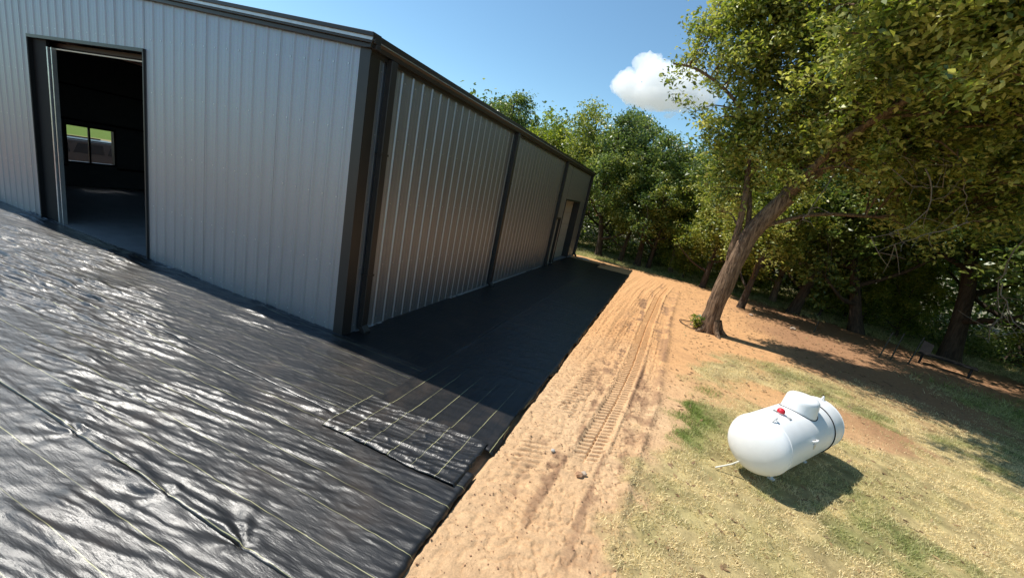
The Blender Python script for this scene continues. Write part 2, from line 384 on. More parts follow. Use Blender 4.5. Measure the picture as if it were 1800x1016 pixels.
def gz(X, Y):
    und = .03*(fbm(X*.35, Y*.35, 3, 3)-.5)
    z = und*ss(3.5, 5, X)
    soil = (1-grassmask(X, Y))
    z = z+.022*(fbm(X*7, Y*7, 11, 4, .65)-.5)*(1-.3*ss(5.4, 6.2, X))
    z = z-.020*ss(.86, .97, 1-np.abs(2*fbm(X*8.3+.8*vn(X*2, Y*2, 3), Y*9.5, 15, 3)-1))*ss(3.5, 3.7, X)*ss(5.6, 5.2, X)*ss(16, 10, Y)
    # clods pressed by the tracks, rows across the travel direction
    xc = track_x(Y); u = X-xc
    zone = ss(3.55, 3.9, X)*ss(5.65, 5.35, X)*ss(18, 15, Y)
    z = z+zone*.026*(fbm(X*5.0, Y*11, 21, 3, .6)-.5)*(1-.6*ss(3, 7, Y))
    rip = np.sin(2*np.pi*(Y*8.5+.9*X+1.2*vn(X*2.5, Y*1.5, 44)))
    z = z+.009*np.tanh(3*(rip+.4))*ss(.50, .60, fbm(X*1.3+9, Y*1.0, 45, 3))*ss(3.6, 3.75, X)*ss(5.1, 4.6, X)*ss(-2.5, -1.5, Y)*ss(15, 12, Y)
    # long ruts parallel to the wall
    z = z+zone*.085*(fbm(u*6.5+40, Y*.16, 51, 3, .6)-.5)*(.45+.55*ss(0, 4, Y))*ss(-3.5, 0, Y)
    # second, half wiped track nearer the fabric
    v = u+.62; rows = np.sin(2*np.pi*(Y-.45*v)/.11)
    z = z+.016*np.tanh(3*(rows+.4))*ss(.2, .14, np.abs(v))*ss(.36, .5, fbm(X*2, Y*1.2, 61, 3))*ss(13, 10, Y)*ss(-1.8, -1, Y)
    # crisp rubber track print: two rows of lugs with a groove between
    inn = ss(.165, .145, np.abs(u))*ss(-.75, -.35, Y+.15*(fbm(X*6, Y*2, 5, 2)-.5))*ss(17, 14.5, Y)
    keep = ss(.26, .4, fbm(X*1.5, Y*1.1+9, 71, 3))
    ph = (Y-.45*u+np.where(u > 0, .045, 0)+.012*(vn(X*9, Y*9, 33)-.5))/.105
    lug = np.tanh(4*(np.sin(2*np.pi*ph)+.45))
    pr = -.022+.027*lug*(.45+.55*keep)
    pr = np.where(np.abs(u) < .012, -.05, pr)
    z = z*(1-inn)+inn*(pr+und*ss(3.5, 5, X)+.006*(fbm(X*9, Y*9, 12, 3)-.5))
    z = z+.030*np.exp(-((np.abs(u)-.205)/.03)**2)*(.3+fbm(X*4, Y*2, 81, 3))*ss(-.9, 0, Y)*ss(17, 14, Y)
    # berm at the right side
    z = z+.045*np.exp(-((u-.62-.1*(vn(Y*.5, 0, 4)-.5))/.07)**2)*(.2+fbm(X*6, Y*3, 91, 3))*ss(16, 13, Y)*ss(-2.5, -1, Y)
    # sunk below the fabric, but not at its torn outer edge
    und2 = (X > -17) & (X < 3.75) & (Y < 17.4) & (Y > -7.4)
    edge = 3.60+.05*(fbm(Y*2.2, Y*0, 7, 3)-.5)
    s = ss(edge+.03, edge-.06, X)*(X > -17)*ss(-7.4, -7.2, Y)*ss(17.35, 17.1, Y+ss(1.7, 1.9, X)*1.4)
    z = z*(1-s)-.09*s
    return z
def gtint(x, y):
    n = fbm(x*.7, y*.7, 101, 4)[:, None]; n2 = fbm(x*4, y*4, 103, 4)[:, None]; n3 = fbm(x*6.5+50, y*.5, 107, 3)[:, None]
    X = x[:, None]; Y = y[:, None]
    soil = np.array([.61, .43, .26])*np.ones_like(X)
    orange = np.array([.60, .335, .155])
    k = .38+ss(0, 7, Y)*.75+.5*(n-.45); k = np.clip(k, 0, 1); soil = soil*(1-k)+orange*k
    u = X-track_x(Y); zone = ss(-1.1, -.6, u)*ss(.95, .6, u)*ss(17, 14, Y)*ss(-3.5, -1, Y)
    moist = np.array([.27, .155, .09])
    k = zone*ss(.50, .64, n3*.45+n2*.35+fbm(x*11, y*11, 109, 3)[:, None]*.2)*.9*ss(.16, .2, np.abs(u))*ss(.85, .35, np.abs(u+.05)); soil = soil*(1-k)+moist*k
    k = .75*np.exp(-((u-.60)/.10)**2)*ss(.35, .6, n2)*ss(-2.5, -.5, Y)*ss(16, 9, Y); soil = soil*(1-k)+moist*k
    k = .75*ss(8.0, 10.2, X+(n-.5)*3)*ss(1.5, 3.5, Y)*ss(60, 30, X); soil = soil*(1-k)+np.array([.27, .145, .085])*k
    k = .3*ss(.5, .7, n2)*ss(5.4, 6, X); soil = soil*(1-k)+np.array([.34, .19, .10])*k
    g = grassmask(x, y)[:, None]; gr = greenness(x, y)[:, None]
    turf = np.array([.50, .385, .185])*(1-gr)+np.array([.14, .17, .045])*gr
    turf = turf*(.38+.95*n2+.25*(fbm(x*14, y*14, 111, 2)[:, None]-.5))
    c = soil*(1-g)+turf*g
    far = ss(24, 40, np.hypot(X, Y)); c = c*(1-far)+np.array([.20, .18, .11])*far
    # west side of the building, seen through the window
    wz = ((X < -17) & (X > -38)); c = np.where(wz, np.array([.26, .085, .05]), c)
    wz = ((X <= -38) & (X > -43)); c = np.where(wz, np.array([.50, .36, .2]), c)
    wz = (X <= -43); c = np.where(wz & (np.hypot(X, Y) < 140), np.array([.14, .21, .03]), c)
    return c
def cat(*a): return np.unique(np.round(np.concatenate(a), 4))
xs = cat(-np.geomspace(3000, 60, 14), np.arange(-60, -16, 2.), [-18, -17.2, -17, -16.8], np.arange(-16, 3, 1.), np.arange(3, 3.5, .1), np.arange(3.5, 4.3, .02), np.arange(4.3, 5.5, .0125), np.arange(5.5, 5.9, .02), np.arange(5.9, 11, .06), np.arange(11, 22, .25), np.arange(22, 60, 2.), np.geomspace(60, 3000, 14))
ys = cat(-np.geomspace(3000, 30, 14), np.arange(-30, -8, 2.), np.arange(-8, -4.2, .2), np.arange(-4.2, -2.6, .04), np.arange(-2.6, -1.2, .018), np.arange(-1.2, 7, .0125), np.arange(7, 12, .022), np.arange(12, 18.5, .04), np.arange(18.5, 30, .3), np.arange(30, 60, 2.), np.geomspace(60, 3000, 14))
ground = grid_obj('ground', xs, ys, gz, M['ground'], tint=gtint)
tag(ground, kind='structure')

# ------------------------------------------------------------------ landscape fabric
PINS = [(.14, -3.51, .8), (1.53, -3.51, 1), (2.44, -3.51, 1.2), (1.60, -1.80, .6)]
def fab_h(X, Y, amp=1.0):
    # long wrinkles that run along the roll, slightly slanted
    a = fbm((X+.35*Y)*.8, (Y-.10*X)*8.5, 201, 4, .55)-.5
    b_ = fbm((X-.5*Y)*1.8+5, (Y-.20*X)*16.0, 211, 3, .5)-.5
    c = fbm(X*.5, Y*.9, 221, 3)-.5
    ridg = (1-np.abs(2*vn((X+.3*Y)*.8+9, (Y-.16*X)*5.2, 231)-1))**3
    env = .22+1.5*ss(.38, .66, fbm(X*.7+3, Y*1.0, 241, 3))
    lo = fbm((X+.6*Y)*1.5+3, (Y-.2*X)*4.2, 251, 3, .45)-.5
    west = .30+.85*ss(2.8, -1.5, X+.5*(Y+3))
    cr1 = 1-np.abs(2*fbm((X+.35*Y)*1.1+11, (Y-.15*X)*12.0, 261, 2, .5)-1)
    cr2 = 1-np.abs(2*fbm((X-.45*Y)*1.9+31, (Y-.04*X)*17.0, 271, 2, .5)-1)
    cr3 = 1-np.abs(2*fbm((X+.7*Y)*3.0+51, (Y-.5*X)*9.0, 281, 2, .5)-1)
    z = .006*amp*cr3**9
    z = z+amp*west*(.015*a+.012*b_+.014*ridg+.012*lo+.014*cr1**4+.005*cr2**4)*env+.02*c
    for (px, py, k) in PINS:
        dx = X-px; dy = Y-py; r = np.hypot(dx, dy)+1e-6; th = np.arctan2(dy, -dx)      # folds gather towards the pin from the west
        fan = np.exp(-(th/1.25)**2)
        w_ = np.exp(-r/.33)*ss(0, .06, r)*fan
        z = z+k*w_*.024*np.sin(th*7+2.5*np.sin(th*2+px*5)+3*vn(r*3, th*2, 9))-.018*np.exp(-(r/.045)**2)
    return z
def sheet(name, label, x0, x1, y0, y1, dx, dy, z0, mat, amp=1.0, wob=(.02, .02), tuck=(1, 1, 1, 1), seed=0, curl=.004):
    xs = np.arange(0, 1.0001, dx/(x1-x0)); ys = np.arange(0, 1.0001, dy/(y1-y0))
    if xs[-1] < 1: xs = np.append(xs, 1.)
    if ys[-1] < 1: ys = np.append(ys, 1.)
    def zf(U, W):
        X = x0+(x1-x0)*U; Y = y0+(y1-y0)*W
        X = X+wob[0]*2*(fbm(Y*2.5, U*0+seed, seed+1, 4, .6)-.5)*np.where(U > .5, U, 0)*2*(U > .5) + 0
        Y = Y+wob[1]*2*(fbm(X*2.0, W*0+seed, seed+5, 4, .6)-.5)*(np.abs(W-.5)*2)
        Z = z0+fab_h(X, Y, amp)+.012
        ex = np.minimum(X-x0 if tuck[0] else 9, (x1-X) if tuck[1] else 9)+0*X; ey = np.minimum(Y-y0 if tuck[2] else 9, (y1-Y) if tuck[3] else 9)+0*X
        e = np.minimum(ex, ey)
        # edges curl up a little, then drop to the soil
        Z = Z+curl*np.exp(-((e-.05)/.035)**2)*(vn(X*5+seed, Y*5, seed+9)) - .028*ss(.02, -.005, ex) - .009*ss(.02, -.005, ey)
        return X, Y, Z
    o = grid_obj(name, xs, ys, zf, mat)
    sd = o.modifiers.new('thickness', 'SOLIDIFY'); sd.thickness = .002
    tag(o, label, 'fabric sheet')
    return o
sheet('landscape_fabric', 'sunlit black weed barrier strip below the pinned yellow seam at the bottom left', -16, 3.62, -7.2, -3.50, .04, .018, .000, M['fabF'], 1.1, seed=1)
sheet('landscape_fabric', 'middle black weed barrier strip with silvery wrinkles, just above the pinned seam', -16, 3.60, -3.53, -1.72, .035, .016, .012, M['fabF'], 1.15, seed=2)
sheet('landscape_fabric', 'black weed barrier strip along the gable wall in front of the door', -16, 1.86, -1.80, -.02, .035, .017, .022, M['fabF'], 1.0, tuck=(1, 1, 1, 0), seed=3)
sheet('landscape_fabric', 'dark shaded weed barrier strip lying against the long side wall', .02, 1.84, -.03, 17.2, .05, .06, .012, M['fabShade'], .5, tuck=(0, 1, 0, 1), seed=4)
sheet('landscape_fabric', 'outer weed barrier strip beside the tan dirt, mostly in building shadow', 1.78, 3.58, -1.28, 15.9, .03, .035, .022, M['fabS'], .7, wob=(.035, .03), seed=5, curl=.012)
sheet('landscape_fabric', 'small crinkled weed barrier patch with six yellow lines at the corner by the dirt', 1.70, 3.50, -2.06, -1.18, 0.012, .012, .030, M['fabP'], 1.7, wob=(.03, .03), seed=6, curl=.014)

# ------------------------------------------------------------------ metal building
BW, BL, HE, PIT = 15.4, 18.3, 4.70, .084
WIN = (2.72, 4.05, .90, 2.16)
bld = empty('metal_building')
tag(bld, 'grey corrugated steel building with dark bronze trim and an open door in its gable wall', 'building')
def roofz(x): return HE+PIT*min(-x, BW+x) if x < 0 else HE
def profile(s):      # rib height at s along the wall, module .3048
    s = s+(.02 if s < 0 else .10); t = (s/.3048) % 1.0; t = min(t, 1-t)*.3048
    if t < .016: return .016
    if t < .044: return .016*(.044-t)/.028
    t2 = abs(((s/.3048) % 1.0)*.3048-.105); t3 = abs(((s/.3048) % 1.0)*.3048-.200)
    m_ = min(t2, t3)
    return .0016*max(0, (.014-m_)/.008) if m_ < .014 else 0.0
BR = []
for kx in (0, .016, .044, .091, .097, .105, .113, .119, .186, .192, .200, .208, .214, .261, .289): BR.append(kx)
def wall_panel(axis, a, b_, z0, ztop, sgn, off, parent, seed):
    ss_ = [a, b_]
    k0 = int(math.floor(a/.3048))-2
    for k in range(k0, k0+8):
        for q in BR:
            v = k*.3048+q-(.02 if a < 0 else .10)
            if a+1e-4 < v < b_-1e-4: ss_.append(v)
    ss_.sort(); nz = 12; V = []; F = []
    for i in range(nz+1):
        for s in ss_:
            zt = ztop(s); z = z0+(zt-z0)*i/nz
            wobb = .0018*(fbm(s*1.6+seed*3.1, z*.7, 5, 2)-.5)
            h = off+profile(s)+wobb
            V.append((s, -h, z) if axis == 0 else (sgn*h+(0 if sgn > 0 else -BW), s, z))
    n = len(ss_)
    for i in range(nz):
        for j in range(n-1):
            q = (i*n+j, i*n+j+1, (i+1)*n+j+1, (i+1)*n+j)
            F.append(q if (axis == 0 or sgn > 0) else q[::-1])
    return mesh_obj('wall_panel', V, F, M['galv'], parent)
def run(axis, lo, hi, z0, ztop, sgn=1, W=.9144):
    cuts = [lo]; k = math.ceil((lo+1e-3)/W)
    while k*W < hi-1e-3: cuts.append(k*W); k += 1
    cuts.append(hi)
    for i in range(len(cuts)-1):
        if cuts[i+1]-cuts[i] > .02: wall_panel(axis, cuts[i], cuts[i+1], z0, ztop, sgn, .012+.0022*((i) % 2), bld, i+int(lo*3))
rz = lambda s: roofz(s)-.02
DX0, DX1, DH = -9.75, -5.46, 4.24
run(0, -BW+.05, DX0, .03, rz); run(0, DX0, DX1, DH, rz); run(0, DX1, -.05, .03, rz)
top = lambda s: HE-.03
OD = (13.70, 16.70, 3.07); MD = (12.52, 13.34, 2.18)
run(1, .05, MD[0], .03, top); run(1, MD[0], MD[1], MD[2], top); run(1, MD[1], OD[0], .03, top); run(1, OD[0], OD[1], OD[2], top); run(1, OD[1], BL-.05, .03, top)
# west and rear walls (outer skins)
for (a, c, z0, z1) in ((.05, WIN[0], .03, None), (WIN[0], WIN[1], .03, WIN[2]), (WIN[0], WIN[1], WIN[3], None), (WIN[1], BL-.05, .03, None)):
    run(1, a, c, z0, (lambda s, z1=z1: (HE-.03) if z1 is None else z1), -1)
V = [(-BW, BL, 0), (0, BL, 0), (0, BL, HE), (-BW/2, BL, HE+PIT*BW/2), (-BW, BL, HE)]
mb = MB(); mb.prism([(v[0], v[2]) for v in V], 1, BL-.04, BL); mb.build('rear_wall', M['galv'], bld)
# lining of the inside
t = .10
mb = MB()
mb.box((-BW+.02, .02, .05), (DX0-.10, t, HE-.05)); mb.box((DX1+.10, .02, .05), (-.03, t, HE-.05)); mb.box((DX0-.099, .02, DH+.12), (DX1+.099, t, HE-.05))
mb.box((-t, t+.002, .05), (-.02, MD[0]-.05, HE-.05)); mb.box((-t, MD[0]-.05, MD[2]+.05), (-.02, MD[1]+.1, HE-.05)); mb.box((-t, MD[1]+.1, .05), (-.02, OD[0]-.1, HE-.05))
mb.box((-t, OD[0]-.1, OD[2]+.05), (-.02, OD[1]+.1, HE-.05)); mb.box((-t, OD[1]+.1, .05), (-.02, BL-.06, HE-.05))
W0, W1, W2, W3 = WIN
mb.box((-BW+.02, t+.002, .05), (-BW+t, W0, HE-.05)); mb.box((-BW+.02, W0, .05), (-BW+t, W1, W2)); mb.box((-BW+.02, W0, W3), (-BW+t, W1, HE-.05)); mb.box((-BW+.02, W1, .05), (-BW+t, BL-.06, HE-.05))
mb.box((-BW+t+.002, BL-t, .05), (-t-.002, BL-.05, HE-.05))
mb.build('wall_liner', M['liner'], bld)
# girts, as dark rails across the inner west wall and frames
for z in (.75, 2.32, 3.45):
    mb = MB()
    for (y0, y1) in (((t+.01, W0-.06), (W1+.06, BL-t-.01)) if z < 2 else ((t+.01, BL-t-.01),)): mb.box((-BW+t+.001, y0, z), (-BW+t+.2, y1, z+.065))
    mb.build('girt', M['black'], bld)
for y in (6.1, 12.2):
    mb = MB(); mb.box((-t-.32, y-.1, .06), (-t-.004, y+.1, HE-.3)); mb.build('column', M['black'], bld)
    mb = MB(); mb.box((-BW+t+.205, y-.1, .06), (-BW+t+.5, y+.1, HE-.3)); mb.build('column', M['black'], bld)
    mb = MB()
    for s in (0, 1):
        xa, xb = (-BW+.35, -BW/2) if s == 0 else (-BW/2, -.35)
        za, zb = roofz(xa)-.06, roofz(xb)-.06
        mb.add([(xa, y-.08, za-.4), (xb, y-.08, zb-.3), (xb, y-.08, zb), (xa, y-.08, za), (xa, y+.08, za-.4), (xb, y+.08, zb-.3), (xb, y+.08, zb), (xa, y+.08, za)],
               [(0, 1, 2, 3), (7, 6, 5, 4), (0, 4, 5, 1), (1, 5, 6, 2), (2, 6, 7, 3), (3, 7, 4, 0)])
    mb.build('rafter', M['black'], bld)
# slab
mb = MB(); mb.box((-BW+.01, .012, -.2), (-.012, BL-.045, .045)); mb.build('floor_slab', M['concrete'], bld)
mb = MB(); mb.box((DX0, -.10, -.2), (DX1, .010, .022)); mb.build('door_threshold', M['concrete'], bld)
# roof
for s in (0, 1):
    mb = MB(); xa, xb = (-BW-.18, -BW/2) if s == 0 else (-BW/2, .18)
    def rr(x): return HE+.12+PIT*min(-x, BW+x)
    mb.add([(xa, -.16, rr(xa)), (xb, -.16, rr(xb)), (xb, BL+.16, rr(xb)), (xa, BL+.16, rr(xa)), (xa, -.16, rr(xa)-.05), (xb, -.16, rr(xb)-.05), (xb, BL+.16, rr(xb)-.05), (xa, BL+.16, rr(xa)-.05)],
           [(0, 1, 2, 3), (7, 6, 5, 4), (0, 4, 5, 1), (1, 5, 6, 2), (2, 6, 7, 3), (3, 7, 4, 0)])
    mb.build('roof', M['bronze_roof'], bld)
# rake trim: stepped moulding along the gable, two slopes
def sloped(mb, x0, x1, y0, y1, zo0, zo1):
    def zz(x, o): return HE+PIT*min(-x, BW+x)+o
    V = [(x0, y0, zz(x0, zo0)), (x1, y0, zz(x1, zo0)), (x1, y1, zz(x1, zo0)), (x0, y1, zz(x0, zo0)), (x0, y0, zz(x0, zo1)), (x1, y0, zz(x1, zo1)), (x1, y1, zz(x1, zo1)), (x0, y1, zz(x0, zo1))]
    mb.add(V, [(3,2,1,0),(4,5,6,7),(0,1,5,4),(1,2,6,5),(2,3,7,6),(3,0,4,7)])
for (xa, xb) in ((-BW-.19, -BW/2), (-BW/2, .19)):
    mb = MB(); sloped(mb, xa, xb, -.10, -.004, -.03, .035); sloped(mb, xa, xb, -.145, -.006, .035, .115); sloped(mb, xa, xb, -.19, -.008, .115, .175)
    mb.build('rake_trim', M['bronze'], bld, bevel=.006)
# eave gutters
for s in (1, -1):
    pts = [(.05, HE-.04), (.14, HE-.04), (.15, HE+.02), (.18, HE+.07), (.185, HE+.15), (.17, HE+.15), (.165, HE+.08), (.13, HE-.02), (.05, HE-.02)]
    if s < 0: pts = [(-BW-x, z) for x, z in pts][::-1]
    mb = MB(); mb.prism(pts, 1, -.17, BL+.17); mb.build('gutter', M['bronze'], bld)
mb = MB(); mb.box((.046, -.05, HE-.10), (.060, BL+.05, HE+.10)); mb.build('eave_trim', M['bronze'], bld)
# corner trims
def corner(x, y, sx, sy):
    mb = MB(); o = .050
    pts = [(x+sx*o, y+sy*o), (x+sx*o, y-sy*.17), (x+sx*(o-.012), y-sy*.17), (x+sx*(o-.012), y+sy*(o-.012)), (x-sx*.15, y+sy*(o-.012)), (x-sx*.15, y+sy*o)]
    if sx*sy > 0: pts = pts[::-1]
    mb.prism(pts, 2, .035, HE-.01); mb.build('corner_trim', M['bronze'], bld)
corner(0, 0, 1, -1); corner(-BW, 0, -1, -1); corner(0, BL, 1, 1)
# downspouts with an elbow at the foot and two straps
def downspout(y):
    mb = MB(); mb.box((.048, y-.075, .16), (.155, y+.075, HE-.05))
    mb.prism([(.048, .16), (.155, .16), (.24, .07), (.24, .0), (.16, .03), (.048, .10)], 1, y-.073, y+.073)
    o = mb.build('downspout', M['bronze'], bld, bevel=.01)
    for z in (1.1, 3.2):
        q = MB(); q.box((.047, y-.095, z), (.159, y+.095, z+.035)); q.build('strap', M['bronze'], o)
for y in (.40, 6.1, 12.22, BL-.12): downspout(y)
# base angle
mb = MB(); mb.box((DX1, -.060, 0), (.060, -.004, .030)); mb.build('base_trim', M['base'], bld)
mb = MB(); mb.box((-BW-.05, -.060, 0), (DX0, -.004, .030)); mb.build('base_trim', M['base'], bld)
mb = MB(); mb.box((.004, -.004, 0), (.060, MD[0], .030)); mb.box((.004, MD[1], 0), (.060, OD[0], .030)); mb.box((.004, OD[1], 0), (.060, BL, .030)); mb.build('base_trim', M['base'], bld)
# door opening trim on the gable wall
mb = MB(); mb.box((DX0-.012, -.056, DH-.03), (DX1+.012, .02, DH+.035)); mb.build('door_head_trim', M['bronze'], bld)
mb = MB(); mb.box((DX0-.02, -.05, .03), (DX0+.03, .42, DH-.031)); mb.build('door_jamb', M['black'], bld)
mb = MB(); mb.box((DX1-.02, -.05, .03), (DX1+.012, .16, DH-.031)); mb.build('door_jamb', M['bronze'], bld)
mb = MB(); mb.box((DX0+.031, .22, DH-.12), (DX1-.021, .36, DH-.031)); mb.build('door_header', M['primer'], bld)
mb = MB(); mb.box((DX0+.4, .10, DH-.19), (DX1-.022, .125, DH-.165)); mb.build('header_rail', M['rope'], bld)
mb = MB(); mb.box((DX0+.031, .03, .046), (DX0+.60, .09, DH-.031)); mb.build('door_leaf', M['black'], bld)
for x, wd in ((DX0+.62, .045), (DX0+.80, .03)):
    mb = MB(); mb.box((x, .02, .046), (x+wd, .10, DH-.17)); mb.build('track_rail', M['base'], bld)
# far window
wf = MB(); wf.box((-BW-.03, W0-.05, W2-.05), (-BW+.14, W0+.02, W3+.05)); wf.box((-BW-.03, W1-.02, W2-.05), (-BW+.14, W1+.05, W3+.05))
wf.box((-BW-.03, W0+.021, W2-.05), (-BW+.14, W1-.021, W2+.02)); wf.box((-BW-.03, W0+.021, W3-.02), (-BW+.14, W1-.021, W3+.05))
wo = wf.build('window', M['bronze'], bld)
q = MB(); q.box((-BW+.04, (W0+W1)/2-.06, W2+.021), (-BW+.09, (W0+W1)/2-.0, W3-.021)); q.build('mullion', M['bronze'], wo)
for (a, c) in ((W0+.021, (W0+W1)/2-.061), ((W0+W1)/2+.001, W1-.021)):
    q = MB(); q.box((-BW+.060, a, W2+.021), (-BW+.066, c, W3-.021)); q.build('pane', M['glass'], wo)
# doors of the long side
def side_door(name, y0, y1, z1, dep, rows):
    fr = MB(); fr.box((-dep-.03, y0-.06, .03), (.052, y0+.02, z1+.06)); fr.box((-dep-.03, y1-.02, .03), (.052, y1+.06, z1+.06)); fr.box((-dep-.03, y0+.021, z1-.02), (.052, y1-.021, z1+.06))
    f = fr.build(name, M['bronze'], bld)
    h = (z1-.07)/rows
    for i in range(rows):
        q = MB(); q.box((-dep-.05, y0+.022, .05+i*h+.004), (-dep, y1-.022, .05+(i+1)*h-.004)); q.build('door_section', M['door_beige'], f, bevel=.006)
    return f
side_door('overhead_door', OD[0], OD[1], OD[2], .30, 5)
f = side_door('walk_door', MD[0], MD[1], MD[2], .06, 1)
q = MB(); q.tube([(-.06, MD[0]+.12, 1.02), (-.005, MD[0]+.12, 1.02)], .012, 8); q.tube([(-.005, MD[0]+.11, 1.02), (-.005, MD[0]+.24, 1.02)], .011, 8); q.build('handle', M['base'], f)
# screw heads on the two visible walls
V = []; F = []
def screw(p, n, r=.011):
    k = len(V); u = Vector((0, 0, 1)); s = n.cross(u)
    for j in range(6):
        a = j*math.pi/3; V.append(tuple(p+n*.006+(s*math.cos(a)+u*math.sin(a))*r))
    for j in range(6):
        a = j*math.pi/3; V.append(tuple(p+(s*math.cos(a)+u*math.sin(a))*r))
    F.append(tuple(range(k, k+6))); F.extend([(k+j, k+(j+1) % 6, k+6+(j+1) % 6, k+6+j) for j in range(6)])
for zz in (.16, 1.25, 2.4, 3.5, 4.45):
    k = 0; s = -BW+.2
    kk = 1
    while True:
        x = -kk*.3048-.02; kk += 1
        if x < -BW: break
        for dx in (-.06, ):
            if DX0-.05 < x+dx < DX1+.05 and zz < DH: continue
            screw(Vector((x+dx, -.0135, zz)), Vector((0, -1, 0)))
    for kk in range(1, 60):
        y = kk*.3048-.04
        if (MD[0] < y < OD[1] and zz < 3.2): continue
        screw(Vector((.0155, y, zz)), Vector((1, 0, 0)))
o = mesh_obj('screw_heads', V, F, M['base'], bld); o['kind'] = 'stuff'

# ------------------------------------------------------------------ propane tank
TX, TY, TZ, TH = 7.20, 1.22, .527, .961; TR, TLc, TE = .395, 1.86, .55
tank = empty('propane_tank', (TX, TY, 0), TH)
tag(tank, 'white horizontal propane tank with domed lid and red cap standing on the dry lawn', 'propane tank')
prof = []; nh = 12
for i in range(nh+1):
    a = math.pi/2*i/nh; prof.append((-TLc/2-TE*TR*math.cos(a), TR*math.sin(a)))
for i in range(1, 10): prof.append((-TLc/2+TLc*i/10, TR))
prof += [(-x, r) for x, r in prof[:nh+1]][::-1]
K = 48; V = []; F = []
for x, r in prof:
    for j in range(K):
        a = 2*math.pi*j/K; V.append((x, max(r, .001)*math.cos(a), TZ+max(r, .001)*math.sin(a)))
for i in range(len(prof)-1):
    for j in range(K): F.append((i*K+j, i*K+(j+1) % K, (i+1)*K+(j+1) % K, (i+1)*K+j))
body = mesh_obj('tank_body', V, [tuple(f[::-1]) for f in F], M['white_metal'], tank, True)
def ring(x, r, rad, k=64, a0=0, a1=2*math.pi):
    return [(x, r*math.cos(a0+(a1-a0)*j/k), TZ+r*math.sin(a0+(a1-a0)*j/k)) for j in range(k+1)]
for s in (-1, 1):
    mb = MB(); mb.tube(ring(s*TLc/2, TR+.0005, 0), .0055, 6); mb.build('weld_seam', M['white_metal'], tank, True)
mb = MB(); mb.tube(ring(.54, TR+.006, 0), .008, 6); mb.build('strap', M['black'], tank, True)
# dome lid: oval, slanted rim resting on the shell
V = []; F = []; K2 = 32; DXc = .05
secs = [(.235, .205, None), (.235, .205, .095), (.232, .202, .13), (.20, .172, .17), (.15, .13, .188), (.0, .0, .195)]
for (rx, ry, h) in [(.262, .225, 'b'), (.240, .207, .11), (.234, .201, .145), (.215, .183, .168), (.17, .145, .180), (.08, .07, .187), (.001, .001, .188)]:
    for j in range(K2):
        a = 2*math.pi*j/K2; x = DXc+rx*math.cos(a); y = ry*math.sin(a)
        z = (TZ+math.sqrt(TR**2-y*y)+.006) if h == 'b' else TZ+TR+h
        V.append((x, y, z))
for i in range(6):
    for j in range(K2): F.append((i*K2+j, i*K2+(j+1) % K2, (i+1)*K2+(j+1) % K2, (i+1)*K2+j))
mesh_obj('dome_lid', V, F, M['white_metal'], tank, True)
mb = MB(); mb.tube([(DXc+.268*math.cos(2*math.pi*j/40), .231*math.sin(2*math.pi*j/40), TZ+math.sqrt(TR**2-(.231*math.sin(2*math.pi*j/40))**2)+.003) for j in range(41)], .005, 6)
mb.build('lid_gasket', M['black'], tank, True)
# red cap on a small gauge, lifting lugs, name plate
GX = -.575
mb = MB(); mb.tube([(GX, .01, TZ+TR-.01), (GX, .01, TZ+TR+.02)], [.03, .03], 16); mb.build('gauge_neck', M['white_metal'], tank)
mb = MB(); mb.tube([(GX, .01, TZ+TR+.021), (GX, .01, TZ+TR+.040), (GX, .01, TZ+TR+.062), (GX, .01, TZ+TR+.076), (GX, .01, TZ+TR+.082)], [.047, .05, .043, .026, .004], 20); mb.build('red_cap', M['red'], tank, True)
mb = MB(); mb.box((GX-.02, .05, TZ+TR-.008), (GX+.02, .10, TZ+TR+.008)); mb.build('gauge_bracket', M['base'], tank)
mb = MB(); mb.box((GX-.01, -.12, TZ+TR-.022), (GX+.05, -.07, TZ+TR-.004)); mb.build('name_plate', M['base'], tank)
def lug(x, a):
    mb = MB(); P = []
    for j in range(13):
        t_ = math.pi*j/12; P.append((x-.045*math.cos(t_), (TR+.055*math.sin(t_)-.003)*math.cos(a), TZ+(TR+.055*math.sin(t_)-.003)*math.sin(a)))
    mb.tube(P, .012, 8); mb.build('lifting_lug', M['white_metal'], tank, True)
lug(-.92, math.pi/2+.16); lug(.92, math.pi/2)
mb = MB()
for (xx, aa, w_) in ((.02, -math.pi+.62+math.pi, 0),): pass
a = -.18
P0 = Vector((.12, -TR*math.cos(a), TZ+TR*math.sin(.10)))
mb.tube([(-.30, -TR*.93, TZ+.155), (-.27, -TR*1.02, TZ+.175), (-.21, -TR*1.02, TZ+.175), (-.18, -TR*.93, TZ+.155)], .012, 8); mb.build('lifting_lug', M['white_metal'], tank, True)
mb = MB(); mb.box((-.26, -TR-.004, TZ+.04), (-.22, -TR*.93, TZ+.12)); mb.build('data_plate', M['base'], tank, bevel=.003)
for sx in (-1, 1):
    for sy in (-1, 1):
        mb = MB(); x = sx*.55; y = sy*.17
        mb.box((x-.03, y-.006, .02), (x+.03, y+.006, TZ-math.sqrt(TR**2-.17**2)+.01)); mb.box((x-.035, y-.04, .0), (x+.035, y+.04, .018)); mb.build('leg', M['white_metal'], tank)
# pipe stub leaning from the near head to the lawn
mb = MB(); mb.tube([(6.27, .38, .02), (6.44, .40, .14), (6.60, .42, .30)], .011, 8); mb.build('pipe', M['rope'])
tag(bpy.data.objects['pipe'], 'thin pale pipe leaning from the grass onto the near end of the white tank', 'pipe')

